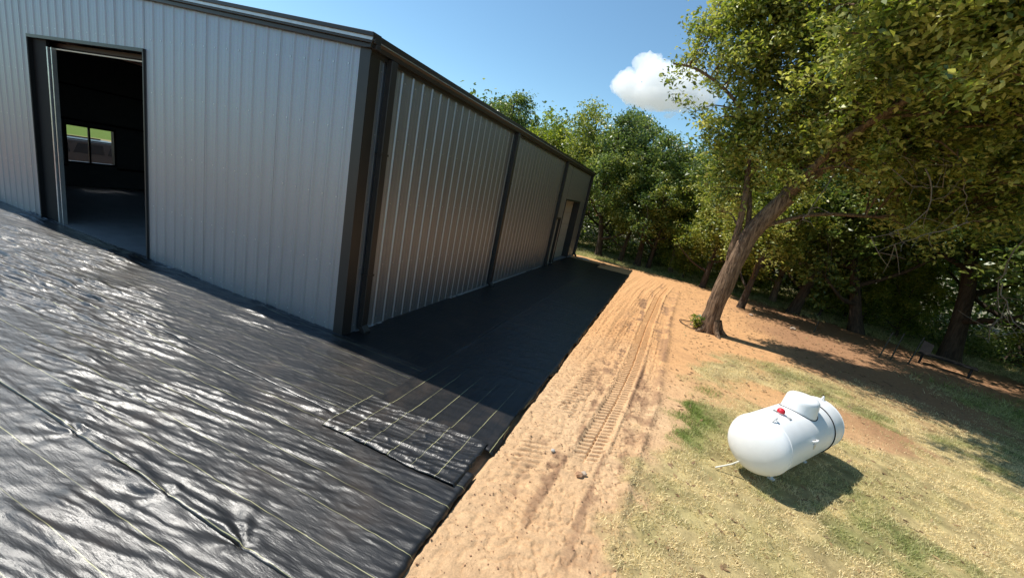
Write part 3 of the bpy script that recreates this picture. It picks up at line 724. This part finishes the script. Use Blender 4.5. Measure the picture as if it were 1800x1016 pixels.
# ------------------------------------------------------------------ trees
def leaves(centres, sig, n_each, size, up=.45, seed=0, droop=0.0, aspect=.55):
    r = np.random.default_rng(seed)
    C = np.repeat(centres, n_each, axis=0); S = np.repeat(np.broadcast_to(sig, (len(centres), 3)), n_each, axis=0)
    P = C+r.normal(size=C.shape)*S
    n = len(P)
    d = r.normal(size=(n, 3)); d[:, 2] = d[:, 2]*.6-droop; d /= np.linalg.norm(d, axis=1)[:, None]
    nn = r.normal(size=(n, 3)); nn[:, 2] = np.abs(nn[:, 2])+up; nn -= d*np.sum(nn*d, 1)[:, None]; nn /= np.linalg.norm(nn, axis=1)[:, None]
    s = np.cross(nn, d); L = size*(.6+.8*r.random(n))[:, None]; W = L*aspect*.5
    base = P-d*L*.5; tip = P+d*L*.5-nn*L*.12
    lf = P+s*W+nn*L*.08; rt = P-s*W+nn*L*.08
    V = np.stack([base, lf, tip, rt], 1).reshape(-1, 3)
    F = (np.arange(n)[:, None]*4+np.arange(4)[None])
    return V, F
def in_blobs(blobs, n, seed, shell=.55):
    r = np.random.default_rng(seed); w_ = np.array([b_[3]*b_[4]*b_[5] for b_ in blobs])**.8; w_ /= w_.sum()
    out = []
    for i in r.choice(len(blobs), n, p=w_):
        c = np.array(blobs[i][:3]); q = np.array(blobs[i][3:6]); d = r.normal(size=3); d /= np.linalg.norm(d)
        out.append(c+d*q*(shell+(1-shell)*r.random())**(1.0))
    return np.array(out)
def branches(mb_list, nodes, nrad, targets, r, r0=.05, sub=3):
    """grow a curved branch from the nearest lower skeleton node to each target, with twigs"""
    tips = []
    for t_ in targets:
        d = np.linalg.norm(nodes-t_, axis=1)+.8*np.clip(nodes[:, 2]-t_[2], 0, None)
        i = np.argmin(d+r.random(len(d))*.25); a = nodes[i]; L = np.linalg.norm(t_-a)
        mid = a*.5+t_*.5+np.array([0, 0, .12*L])+r.normal(size=3)*.07*L
        P = spline([a, mid, t_], 7); ra = min(nrad[i]*.6, r0*(.5+.18*L))
        mb_list.append((P, np.linspace(ra, .007, 7), 5))
        tips.append(t_)
        for k in range(sub):
            f = r.integers(3, 7); b_ = P[f]; e = b_+r.normal(size=3)*np.array([.38, .38, .26]); mb_list.append((spline([b_, (b_+e)/2+r.normal(size=3)*.05, e], 4), np.linspace(.009, .003, 4), 3)); tips.append(e)
    return np.array(tips)
def join_tubes(lst, rough=0):
    V = []; F = []; n = 0
    for i, (P, rad, k) in enumerate(lst):
        v, f = tube(P, rad, k, rough if k > 8 else 0, i); V.append(v); F.append(f+n); n += len(v)
    return np.concatenate(V), np.concatenate(F)

# the big leaning tree
r = np.random.default_rng(21)
hero = empty('leaning_shade_tree', (6.85, 8.5, 0))
tag(hero, 'large leaning tree with furrowed brown trunk at the edge of the dirt, leaves reaching overhead', 'tree')
O = np.array([6.85, 8.5, 0])
def rel(p): return np.asarray(p, float)-O
trunk = spline([rel((6.80, 8.5, -.15)), rel((6.78, 8.5, .4)), rel((6.80, 8.5, 1.2)), rel((6.90, 8.5, 2.2)), rel((7.03, 8.48, 3.1)), rel((7.28, 8.44, 3.75)), rel((7.62, 8.37, 4.4))], 44)
tt = np.linspace(0, 1, 44); tr = .27-.04*tt+.15*np.exp(-tt*22)
tl = [(trunk, tr, 28)]
# root flares
for a in (0.3, 1.6, 2.7, 3.9, 5.2):
    e = np.array([math.cos(a), math.sin(a)])
    tl.append((spline([np.array([*(e*.18-[.03, 0]), .38]), np.array([*(e*.34), .10]), np.array([*(e*.62), -.06])], 8), np.linspace(.13, .04, 8), 10))
tv, tf = join_tubes(tl, .16); mesh_obj('trunk', tv, tf, M['bark'], hero, True)
LIMBS = [
 ([(7.55, 8.38, 4.3), (8.3, 9.2, 5.8), (9.4, 10.4, 7.0), (10.8, 11.3, 8.0)], .10),
 ([(6.84, 8.5, 1.7), (6.72, 8.52, 2.6), (6.70, 8.54, 3.4), (6.55, 8.6, 4.6), (6.2, 8.7, 6.2), (6.0, 8.8, 8.4), (5.9, 8.8, 10.5)], .12),
 ([(7.55, 8.38, 4.3), (8.2, 8.2, 5.3), (9.3, 8.0, 6.3), (10.6, 8.2, 7.4), (12.0, 8.4, 8.6)], .14),
 ([(7.9, 8.5, 5.8), (7.6, 7.2, 7.6), (7.2, 5.8, 8.8), (7.4, 4.2, 9.4), (8.2, 3.2, 9.5)], .09),
 ([(7.5, 8.38, 4.2), (7.9, 8.5, 5.8), (8.5, 8.8, 7.6), (8.6, 9.0, 10.0)], .17),
 ([(7.15, 8.45, 3.4), (8.5, 8.9, 4.1), (10.2, 9.4, 4.4), (12.0, 9.8, 4.6)], .065),
 ([(7.55, 8.38, 4.3), (8.0, 7.4, 5.6), (8.7, 6.0, 6.6), (9.2, 4.4, 7.2), (9.4, 3.4, 7.4)], .12),
 ([(7.0, 8.5, 3.0), (6.8, 8.9, 4.2), (6.4, 9.3, 5.2), (5.6, 9.5, 5.6)], .08),
 ([(6.2, 8.7, 6.2), (5.3, 8.6, 7.0), (4.3, 8.5, 7.5), (3.6, 8.5, 7.6)], .05),
]
nodes = []; nr = []
for pts, r0 in LIMBS:
    P = spline([rel(p) for p in pts], 26); rad = np.linspace(r0, .03, 26)
    v, f = tube(P, rad, 12, .12, 5); mesh_obj('limb', v, f, M['bark'], hero, True)
    nodes.append(P); nr.append(rad)
nodes = np.concatenate(nodes); nr = np.concatenate(nr)
BL_ = [(8.4, 8.6, 9.0, 3.6, 2.8, 3.2), (5.5, 8.8, 8.6, 2.0, 1.8, 2.6), (5.0, 8.6, 10.2, 1.8, 1.8, 2.0), (11.8, 8.3, 7.6, 3.2, 2.6, 2.9), (9.2, 5.8, 7.8, 2.6, 2.4, 2.1), (8.9, 3.9, 7.6, 2.2, 1.7, 1.4), (8.4, 4.1, 7.0, 1.8, 1.5, 1.0), (6.0, 4.5, 9.4, 1.8, 1.3, .9), (8.6, 3.3, 9.2, 2.2, 1.4, .9), (8.6, 5.4, 7.0, 2.0, 1.6, 1.1),
       (5.9, 9.2, 6.0, 1.6, 1.4, 1.3), (6.0, 9.3, 4.4, 1.1, .9, .8), (8.3, 8.0, 6.0, 1.9, 1.7, 1.1), (4.0, 8.6, 7.5, .9, .7, .7), (10.3, 11.2, 7.8, 3.0, 1.9, 2.3), (8.8, 11.9, 7.0, 2.3, 1.7, 1.9), (9.6, 10.6, 5.9, 2.0, 1.4, .9), (11.6, 8.6, 5.2, 2.4, 1.6, 1.4), (12.3, 5.6, 6.6, 2.8, 2.4, 2.2), (9.4, 7.2, 5.6, 1.6, 1.1, .9), (6.9, 8.7, 7.4, 1.9, 1.4, 2.2), (6.4, 8.5, 9.6, 1.8, 1.4, 1.8), (8.6, 7.4, 6.6, 1.6, .9, .9), (6.3, 8.3, 5.6, 1.1, .8, 1.0), (7.6, 7.9, 5.2, .8, .6, .6)]
BLr = [tuple(rel(b_[:3]))+b_[3:] for b_ in BL_]
tg = in_blobs(BLr, 770, 5, .35)
bl = []; tips = branches(bl, nodes, nr, tg, r, .05, 5)
v, f = join_tubes([x for x in bl if x[2] == 5]); mesh_obj('branches', v, f, M['bark'], hero)['kind'] = 'stuff'
v, f = join_tubes([x for x in bl if x[2] == 3]); mesh_obj('twigs', v, f, M['bark'], hero)['kind'] = 'stuff'
v, f = leaves(tips, (.16, .16, .12), 38, .13, .5, 9, .25, .5)
mesh_obj('crown', v, f, M['leafA'], hero)['kind'] = 'stuff'
# bare pale twigs inside the crown
bt = []
for pts in ([(8.2, 7.6, 5.2), (8.9, 7.3, 5.7), (9.6, 7.2, 5.6)], [(9.0, 7.3, 5.5), (9.8, 7.0, 5.0), (10.2, 6.9, 5.1)], [(9.8, 7.0, 5.4), (10.1, 6.9, 4.6), (9.7, 6.9, 3.9), (9.2, 7.0, 3.7)],
            [(8.3, 7.6, 5.1), (8.1, 7.4, 4.4), (7.9, 7.3, 3.8)], [(10.2, 7.0, 5.9), (10.6, 7.0, 5.2), (10.9, 6.9, 4.4)], [(10.9, 6.9, 4.4), (10.2, 7.0, 3.9), (9.6, 7.1, 3.4)],
            [(12.6, 8.0, 4.6), (12.5, 8.1, 3.6), (12.7, 8.1, 2.8), (13.3, 8.0, 2.1)], [(12.6, 8.1, 3.2), (13.0, 8.0, 2.5), (13.6, 7.9, 2.0)], [(12.9, 8.1, 2.6), (12.8, 8.1, 2.2), (12.9, 8.1, 1.8)]):
    P = spline([rel(p) for p in pts], 12); P = P+r.normal(size=P.shape)*.025; bt.append((P, np.linspace(.017, .005, 12), 6))
    for k in range(7):
        b_ = P[r.integers(2, 12)]; e = b_+r.normal(size=3)*.28-np.array([0, 0, .1]); q = spline([b_, (b_+e)/2+r.normal(size=3)*.05, e], 5)
        bt.append((q, np.linspace(.009, .003, 5), 4))
v, f = join_tubes(bt); mesh_obj('bare_twigs', v, f, M['twig'], hero, True)['kind'] = 'stuff'

# forest trees: four shapes, copied
def make_tree(name, seed, H, R, trunk_r, blobs, mat, bark, ncl, nl, size, limbn=6, lowest=.35, bend=.4):
    rr_ = np.random.default_rng(seed); t_ = empty(name)
    mid = rr_.normal(size=2)*bend
    P = spline([(0, 0, -.2), (mid[0]*.3, mid[1]*.3, H*.2), (mid[0], mid[1], H*.5), (mid[0]*1.2, mid[1]*.7, H*.92)], 22)
    z = np.linspace(0, 1, 22); rad = trunk_r*(1-.85*z)+trunk_r*.5*np.exp(-z*18)
    v, f = tube(P, rad, 12, .2, seed); mesh_obj('trunk', v, f, bark, t_, True)
    nodes = [P[5:]]; nrd = [rad[5:]]
    for k in range(limbn):
        a = k*2.4+rr_.random(); i = int(5+13*k/limbn); L = R*(.5+.4*rr_.random()); b_ = P[i]
        e = b_+np.array([math.cos(a)*L, math.sin(a)*L, L*.6]); Q = spline([b_, (b_+e)/2+np.array([0, 0, -.1*L]), e], 10); rd = np.linspace(rad[i]*.55, .02, 10)
        v, f = tube(Q, rd, 7); mesh_obj('limb', v, f, bark, t_, True); nodes.append(Q); nrd.append(rd)
    nodes = np.concatenate(nodes); nrd = np.concatenate(nrd)
    tg = in_blobs(blobs, ncl, seed+1, .45); bl = []; tips = branches(bl, nodes, nrd, tg, rr_, .04, 4)
    v, f = join_tubes([x for x in bl if x[2] == 5]); mesh_obj('branches', v, f, bark, t_)['kind'] = 'stuff'
    v, f = leaves(tips, (.20, .20, .15), nl, size, .4, seed+2, .2); mesh_obj('crown', v, f, mat, t_)['kind'] = 'stuff'
    return t_
def rblobs(seed, H, R, n=9, low=.38):
    q = np.random.default_rng(seed); out = []
    for i in range(n):
        z = H*(low+(1-low)*i/(n-1)); t_ = (z/H-low)/(1-low); rad = R*math.sqrt(max(.12, 1-(1.6*t_-.62)**2)); a = i*2.4+q.random(); d = rad*.45*q.random()**.5
        out.append((math.cos(a)*d, math.sin(a)*d, z*.93, rad*.72, rad*.72, H*.13))
    return out
PROTO = [
 make_tree('oak_tree', 101, 9.0, 3.6, .24, rblobs(1, 9, 3.6), M['leafB'], M['bark_dark'], 112, 36, .16),
 make_tree('elm_tree', 111, 8.5, 3.0, .20, rblobs(2, 8.5, 3.0), M['leafA'], M['bark_dark'], 104, 36, .15),
 make_tree('hackberry_tree', 121, 8.0, 3.2, .18, rblobs(3, 8, 3.2), M['leafC'], M['bark_pale'], 98, 36, .15),
 make_tree('young_tree', 131, 5.0, 1.9, .09, rblobs(4, 5, 1.9, 7, .2), M['leafC'], M['bark_dark'], 60, 60, .12, 4),
]
used = [False]*4
def copy_tree(t_):
    c = t_.copy(); COL.objects.link(c)
    for ch in t_.children:
        d = ch.copy(); COL.objects.link(d); d.parent = c
    return c
def place(k, x, y, s, rz_, label, lean=(0, 0), sz=None, group='trees along the edge of the wood'):
    t_ = PROTO[k]
    if used[k]: t_ = copy_tree(PROTO[k])
    used[k] = True
    t_.location = (x, y, -.02); t_.rotation_euler = (lean[1], lean[0], rz_); t_.scale = (s, s, sz or s)
    tag(t_, label, 'tree', group)
    return t_
place(0, -8.2, 25.5, 1.12, .4, 'dark green treetop rising highest above the building roof, farthest left of the wood')
place(2, -4.6, 24.5, 1.10, 1.9, 'yellowish treetop just right of the highest one above the roofline')
place(1, -1.9, 24.0, 1.14, 3.1, 'green tree whose top shows right behind the far end of the roof')
place(0, 1.05, 21.3, .98, 5.0, 'tree with a dark trunk nearest the far corner of the building')
place(1, 2.5, 21.0, .82, 2.2, 'slender tree with a thin grey trunk, second from the far corner of the building')
place(0, 3.6, 20.9, .88, 3.9, 'left one of the pair of close dark trunks beyond the end of the dirt track')
place(1, 4.25, 21.0, .80, .9, 'right one of the pair of close dark trunks beyond the end of the dirt track')
place(2, 5.6, 22.0, .85, 4.4, 'light green tree with a low crown right of the paired dark trunks')
place(1, 8.7, 15.0, .84, 1.3, 'slim tree half hidden behind the trunk of the leaning shade tree')
place(1, 7.3, 18.6, .86, 2.8, 'leafy tree directly behind the leaning shade tree on its left')
place(2, 9.4, 22.5, 1.0, .2, 'tall tree seen between the leaning trunk and the pale trunk')
place(2, 11.1, 20.4, 1.05, 2.0, 'tree with a pale flared trunk to the right of the leaning shade tree', (.10, 0))
place(0, 11.4, 17.6, 1.10, 1.1, 'tree with a slanting dark trunk just right of the pale trunk', (.16, 0))
place(0, 13.7, 16.6, 1.15, 3.3, 'tree with a heavily tilted black trunk left of the wire stakes', (.34, 0))
place(0, 16.6, 15.7, 1.45, 4.1, 'thick trunked dark tree right behind the black bench', (.08, 0))
place(1, 15.0, 21.5, 1.25, 5.5, 'broad green tree standing back between the tilted and the thick trunks')
place(1, 19.5, 14.0, 1.30, .7, 'dark leafy tree right of the thick trunk')
place(1, 20.0, 9.0, 1.25, 2.5, 'large dark tree filling the right edge')
place(0, 20.5, 19.0, 1.4, 2.0, 'tall dark tree in the depth of the wood at the upper right')
place(2, 17.5, 25.0, 1.4, 4.0, 'tall sunlit tree deep in the wood on the right')
place(0, 6.5, 27.0, .95, 1.0, 'dark tree deep in the wood behind the light green one')
place(0, 0.5, 27.5, 1.15, 2.6, 'dark tree deep in the wood behind the far corner of the building')
place(1, 12.0, 26.5, 1.3, 3.7, 'tall tree deep in the wood behind the pale trunk')
for i, (x, y, s, lb) in enumerate([(6.3, 20.2, .75, 'small bright bush tree at the end of the dirt track'), (8.6, 20.2, .7, 'leafy sapling low behind the leaning trunk'), (9.7, 20.6, .7, 'green sapling just left of the pale trunk'),
        (12.9, 18.9, .8, 'yellow green sapling between the dark and the tilted trunks'), (14.6, 18.6, .85, 'sunlit sapling behind the tilted black trunk'), (15.9, 18.3, .7, 'sapling with bright leaves left of the thick trunk'),
        (18.2, 13.6, .75, 'low sapling right of the thick trunk'), (19.3, 11.2, .8, 'sapling with low leaves near the right edge'), (13.2, 23.0, 1.1, 'tall sapling farther back behind the yellow green one'), (4.8, 24.5, 1.1, 'tall sapling in the dark gap beyond the paired trunks')]):
    place(3, x, y, s, i*1.7, lb, group='saplings under the trees')

# undergrowth: low leafy mass along the wood, and the wood far behind
q = np.random.default_rng(77); C = []
for i in range(420):
    x = q.uniform(-12, 30); yb = 22.8-.42*max(0, x-6); y = yb+abs(q.normal())*2.6+.6
    C.append((x, y, abs(q.normal())*.55+.15))
v, f = leaves(np.array(C), (.5, .5, .28), 90, .13, .4, 78)
tag(mesh_obj('undergrowth', v, f, M['leafB']), 'low tangled green undergrowth at the foot of the wood', 'undergrowth', kind='stuff')
C = []
for i in range(1500):
    a = q.uniform(-.55, 1.5); d = q.uniform(36, 50); C.append((4.8+d*math.sin(a), -5.3+d*math.cos(a), 9.2*q.random()**.8))
v, f = leaves(np.array(C), (1.3, 1.3, .8), 60, .42, .3, 79)
tag(mesh_obj('distant_wood', v, f, M['leafB']), 'dark mass of distant woodland behind the trees', 'woodland', kind='stuff')

# leafy shoot at the trunk foot and a loop of dead vine
pl = empty('leafy_shoot', (6.42, 8.42, 0)); tag(pl, 'small bright green leafy shoot at the left foot of the leaning trunk', 'plant')
mb = MB(); C = []
for k in range(9):
    a = k*.7; e = np.array([math.cos(a)*.13, math.sin(a)*.13, .18+.12*(k % 3)]); mb.tube(spline([(0, 0, 0), e*.5+[0, 0, .05], e], 5), [.006, .005, .004, .004, .003], 5); C += [e, e*.75]
mb.build('stem', M['stake'], pl)
v, f = leaves(np.array(C), (.05, .05, .05), 7, .11, .6, 5, 0, .7); mesh_obj('leaf_cluster', v, f, M['leafC'], pl)['kind'] = 'stuff'
mb = MB(); mb.tube(spline([(6.60, 8.2, .05), (6.35, 8.15, .03), (6.05, 8.5, .03), (5.95, 8.9, .04), (6.25, 9.0, .05), (6.6, 8.9, .08)], 30), .014, 6); mb.build('dead_vine', M['bark_dark'])
tag(bpy.data.objects['dead_vine'], 'dark dead vine looping on the sand around the leafy shoot', 'vine')

# ------------------------------------------------------------------ small things
def stake(x, y, h, lean, label):
    s = empty('wire_stake', (x, y, 0)); tag(s, label, 'stake', 'stakes in front of the wood')
    mb = MB(); mb.tube([(0, 0, -.05), (lean, 0, h)], .022, 6); mb.build('post', M['stake'], s)
    mb = MB(); mb.box((lean*.9-.03, -.006, h*.9), (lean*.9+.03, .006, h*.9+.05)); mb.build('flag_clip', M['black'], s)
stake(12.75, 12.0, .98, .08, 'left stake of the three dark upright stakes in the shade')
stake(13.15, 12.15, 1.02, .05, 'middle stake of the three dark upright stakes in the shade')
stake(13.65, 12.15, 1.05, .1, 'right stake of the three dark stakes, nearest the black bench')
stake(11.2, 13.6, .45, .02, 'short thin stake standing alone near the dark slanting trunk')
bn = empty('garden_bench', (15.0, 12.9, 0), -.5); tag(bn, 'low black bench in deep shade in front of the thick trunk', 'bench')
mb = MB(); mb.box((-.75, -.25, .34), (.75, .25, .40)); mb.build('seat', M['black'], bn, bevel=.02)
mb = MB(); mb.add([(-.75, .22, .40), (-.45, .25, .40), (-.45, .33, .70), (-.75, .31, .78), (-.75, .27, .40), (-.45, .30, .40), (-.45, .38, .70), (-.75, .36, .78)], [(0, 1, 2, 3), (7, 6, 5, 4), (0, 4, 5, 1), (1, 5, 6, 2), (2, 6, 7, 3), (3, 7, 4, 0)])
mb.build('backrest', M['black'], bn)
for sx in (-.62, .62):
    for sy in (-.2, .2):
        mb = MB(); mb.box((sx-.03, sy-.03, 0), (sx+.03, sy+.03, .34)); mb.build('leg', M['black'], bn)
def rock(name, label, cat_, x, y, z, s, mat, seed, group=None):
    import bmesh
    bm = bmesh.new(); bmesh.ops.create_icosphere(bm, subdivisions=2, radius=1); q = np.random.default_rng(seed)
    for v_ in bm.verts:
        k = 1+.35*(q.random()-.5); v_.co = Vector((v_.co.x*s[0]*k, v_.co.y*s[1]*k, v_.co.z*s[2]*k))
    me = bpy.data.meshes.new(name); bm.to_mesh(me); bm.free(); me.materials.append(mat)
    o = bpy.data.objects.new(name, me); COL.objects.link(o); o.location = (x, y, z); tag(o, label, cat_, group); return o
rock('stone', 'pale fist sized stone at the lower end of the track print', 'stone', 4.67, -.93, .03, (.035, .028, .026), M['stone'], 1)
rock('soil_clod', 'dark red soil clod beside the pale stone', 'clod', 4.62, -.97, .02, (.05, .04, .03), M['clod'], 2)
rock('stone', 'small whitish stone left of the track print near the fabric edge', 'stone', 4.22, -.74, .03, (.03, .025, .02), M['white_stone'], 3)
rock('soil_clod', 'orange soil clod on the sand past the end of the fabric', 'clod', 2.0, 17.5, .05, (.16, .1, .07), M['clod'], 4)
sb = rock('splash_block', 'whitish rubble pad at the far corner of the building', 'splash block', .75, 17.75, .03, (.42, .22, .06), M['white_stone'], 5)
for i, (x, y, s_, lb) in enumerate([(8.9, 13.6, .09, 'small stone in the shade just right of the leaning trunk'), (10.3, 13.0, .12, 'pale stone in the shade midway between the leaning trunk and the stakes')]):
    rock('stone', lb, 'stone', x, y, .04, (s_, s_*.8, s_*.5), M['stone'], 10+i, 'stones in the shade')
# loose crumbs of soil
q = np.random.default_rng(5); V = []; F = []
for i in range(5200):
    if q.random() < .75: x = q.uniform(3.6, 5.8); y = q.uniform(-3.2, 9)
    else: x = q.uniform(5.5, 11); y = q.uniform(3, 14)
    if x > 3.6 and abs(x-float(track_x(y))) < .15: continue
    s = .004+.010*q.random()**3; z = s*.3; k = len(V)
    P = np.array([(1, 0, 0), (-1, .2, 0), (.1, 1, 0), (0, -1, .1), (.1, 0, .9), (0, 0, -.6)])*s*(.7+.6*q.random((6, 1)))
    V.append((x, y, z, P))
X = np.array([v_[0] for v_ in V]); Y = np.array([v_[1] for v_ in V]); Z = gz(X, Y)
VV = np.concatenate([v_[3]+np.array([v_[0], v_[1], Z[i]+.003]) for i, v_ in enumerate(V)])
FF = np.array([(4, 0, 2), (4, 2, 1), (4, 1, 3), (4, 3, 0), (5, 2, 0), (5, 1, 2), (5, 3, 1), (5, 0, 3)])
FF = (np.arange(len(V))[:, None, None]*6+FF[None]).reshape(-1, 3)
tag(mesh_obj('soil_crumbs', VV, FF, M['clod']), 'loose crumbs of soil on the dirt strip', 'soil', kind='stuff')

# fallen leaves and bits of twig under the trees
q = np.random.default_rng(12); n_ = 2600
x = np.concatenate([q.uniform(6.0, 16, n_), q.uniform(5.6, 9.5, 500)]); y = np.concatenate([q.uniform(5, 17, n_), q.uniform(-3, 5, 500)]); z = gz(x, y)+.008
a = q.random(len(x))*6.283; L = .03+.035*q.random(len(x)); dx = np.stack([np.cos(a), np.sin(a), q.normal(size=len(x))*.25], 1)*L[:, None]; sx_ = np.stack([-np.sin(a), np.cos(a), q.normal(size=len(x))*.3], 1)*L[:, None]*.35
B = np.stack([x, y, z], 1); VV = np.stack([B-dx, B+sx_, B+dx, B-sx_], 1).reshape(-1, 3)
lit = mesh_obj('leaf_litter', VV, np.arange(len(x)*4).reshape(-1, 4), leaf_mat('fallen_leaves', [(0, (.10, .055, .025)), (1, (.42, .30, .13)), (.5, (.22, .13, .06))], .1, .7))
tag(lit, 'scattered dry fallen leaves on the sand and lawn under the leaning tree', 'leaf litter', kind='stuff')
tw = []
for i in range(70):
    x0, y0 = q.uniform(6, 15), q.uniform(5, 16); z0 = float(gz(np.array([x0]), np.array([y0]))[0])+.015; a = q.random()*6.283; L = .1+.25*q.random()
    tw.append((np.array([[x0, y0, z0], [x0+math.cos(a)*L*.5, y0+math.sin(a)*L*.5, z0+.02], [x0+math.cos(a+.3)*L, y0+math.sin(a+.3)*L, z0]]), np.array([.006, .005, .003]), 4))
v, f = join_tubes(tw); tag(mesh_obj('fallen_twigs', v, f, M['bark_dark']), 'small broken twigs lying on the ground under the trees', 'twigs', kind='stuff')

# grass blades
def blades(name, label, n, xr, yr, hmin, hmax, wid, seed, near=True):
    q = np.random.default_rng(seed)
    x = q.uniform(*xr, n*3); y = q.uniform(*yr, n*3)
    g = grassmask(x, y); clump = fbm(x*7, y*7, 301, 3)
    d = np.hypot(x-4.8, y+5.3)
    keep = q.random(n*3) < g*ss(.42, .56, clump+.07)*(np.clip((9/(d+1))**1.2, .08, 1) if near else 1)
    x = x[keep][:n]; y = y[keep][:n]; m_ = len(x); z = gz(x, y)
    gr = greenness(x, y); h = (hmin+(hmax-hmin)*q.random(m_))*(.8+.7*gr); a = q.random(m_)*2*np.pi; wv_ = wid*(.7+.6*q.random(m_))
    ln_ = .35+1.0*q.random(m_); b2 = q.random(m_)*2*np.pi
    base = np.stack([x, y, z-.004], 1); s = np.stack([np.cos(a), np.sin(a), 0*a], 1)*wv_[:, None]*.5
    tip = base+np.stack([np.cos(b2)*h*ln_, np.sin(b2)*h*ln_, h], 1)
    V = np.stack([base-s, base+s, tip], 1).reshape(-1, 3); F = np.arange(m_*3).reshape(-1, 3)
    o = mesh_obj(name, V, F, M['grass'])
    mixg = np.clip(gr+.5*(q.random(m_)-.5), 0, 1)[:, None]
    c = np.array([.93, .76, .44])*(1-mixg)+np.array([.22, .29, .06])*mixg
    c = np.repeat(c, 3, 0); ca = o.data.color_attributes.new('tint', 'FLOAT_COLOR', 'POINT'); ca.data.foreach_set('color', np.concatenate([c, np.ones((len(c), 1))], 1).astype(np.float32).ravel())
    tag(o, label, 'grass', kind='stuff')
blades('dry_grass', 'short dry straw and green lawn grass around the tank', 330000, (4.6, 15), (-5, 9), .015, .05, .0085, 401)
blades('woodland_grass', 'taller green grass along the foot of the wood', 90000, (-2, 24), (8, 26), .04, .13, .014, 402, False)

# ------------------------------------------------------------------ vehicle beyond the far window
vh = empty('parked_suv', (-19.3, 4.4, .0)); tag(vh, 'pale suv with dark windows parked outside, seen through the far window', 'suv')
vh.scale = (1, 1, .84)
side = [(-2.2, .45), (-2.25, .9), (-2.1, 1.05), (-1.75, 1.12), (-1.3, 1.66), (-1.1, 1.72), (1.7, 1.72), (2.15, 1.15), (2.3, 1.0), (2.3, .45)]
mb = MB(); mb.prism([(y, z) for y, z in side], 0, -.92, .92); mb.build('body', M['suv'], vh, bevel=.05)
for (a, c) in ((-1.25, -.35), (-.25, .75), (.85, 1.75)):
    mb = MB(); mb.prism([(a, 1.12), (a+.15, 1.58), (c-.05, 1.58), (c, 1.12)], 0, .90, .932); mb.build('side_window', M['glass_dark'], vh)
mb = MB()
for s in (-.8, .8): mb.box((s-.02, -.9, 1.722), (s+.02, 1.4, 1.77))
mb.build('roof_rack', M['black'], vh)
for yy in (-1.4, 1.45):
    for xx in (-.95, .72):
        mb = MB(); mb.tube([(xx, yy, .35), (xx+.23, yy, .35)], .35, 20); w_ = mb.build('wheel', M['rubber'], vh)
        mb = MB(); mb.tube([(xx-.005, yy, .35), (xx+.235, yy, .35)], .2, 12); mb.build('rim', M['base'], w_)

# ------------------------------------------------------------------ clouds
def cloud(name, label, c, lumps, dens_scale):
    import bmesh
    bm = bmesh.new()
    for (x, y, z, rx, ry, rz_) in lumps:
        g_ = bmesh.ops.create_icosphere(bm, subdivisions=4, radius=1)
        for v_ in g_['verts']: v_.co = Vector((v_.co.x*rx+x, v_.co.y*ry+y, v_.co.z*rz_+z))
    me = bpy.data.meshes.new(name); bm.to_mesh(me); bm.free(); me.materials.append(M['cloud'])
    o = bpy.data.objects.new(name, me); COL.objects.link(o); o.location = c
    rm = o.modifiers.new('merge', 'REMESH'); rm.mode = 'VOXEL'; rm.voxel_size = dens_scale*1.2
    tx = bpy.data.textures.new('puffs', 'CLOUDS'); tx.noise_scale = dens_scale*13; tx.noise_depth = 6
    dm = o.modifiers.new('puffs', 'DISPLACE'); dm.texture = tx; dm.strength = dens_scale*20; dm.mid_level = .5; dm.texture_coords = 'LOCAL'
    tag(o, label, 'cloud'); return o
D = 600
cloud('cloud', 'bright white cumulus cloud partly behind the leaning tree', (4.8-.115*D, -5.3+1.12*D, 3.1+.29*D),
      [(-8, 0, 20, 34, 30, 26), (38, 0, 26, 24, 20, 16), (-45, 0, 8, 26, 24, 20), (22, 0, 18, 34, 28, 26), (55, 0, 2, 28, 24, 15), (0, 0, -4, 60, 32, 18), (-24, 0, 38, 20, 18, 18), (-60, 0, 4, 12, 12, 10)], 1.0)
cloud('cloud', 'tiny white cloud wisp below the large cloud', (4.8-.077*D, -5.3+1.127*D, 3.1+.246*D), [(0, 0, 0, 7, 5, 4), (5, 0, 3, 5, 4, 3)], .25)
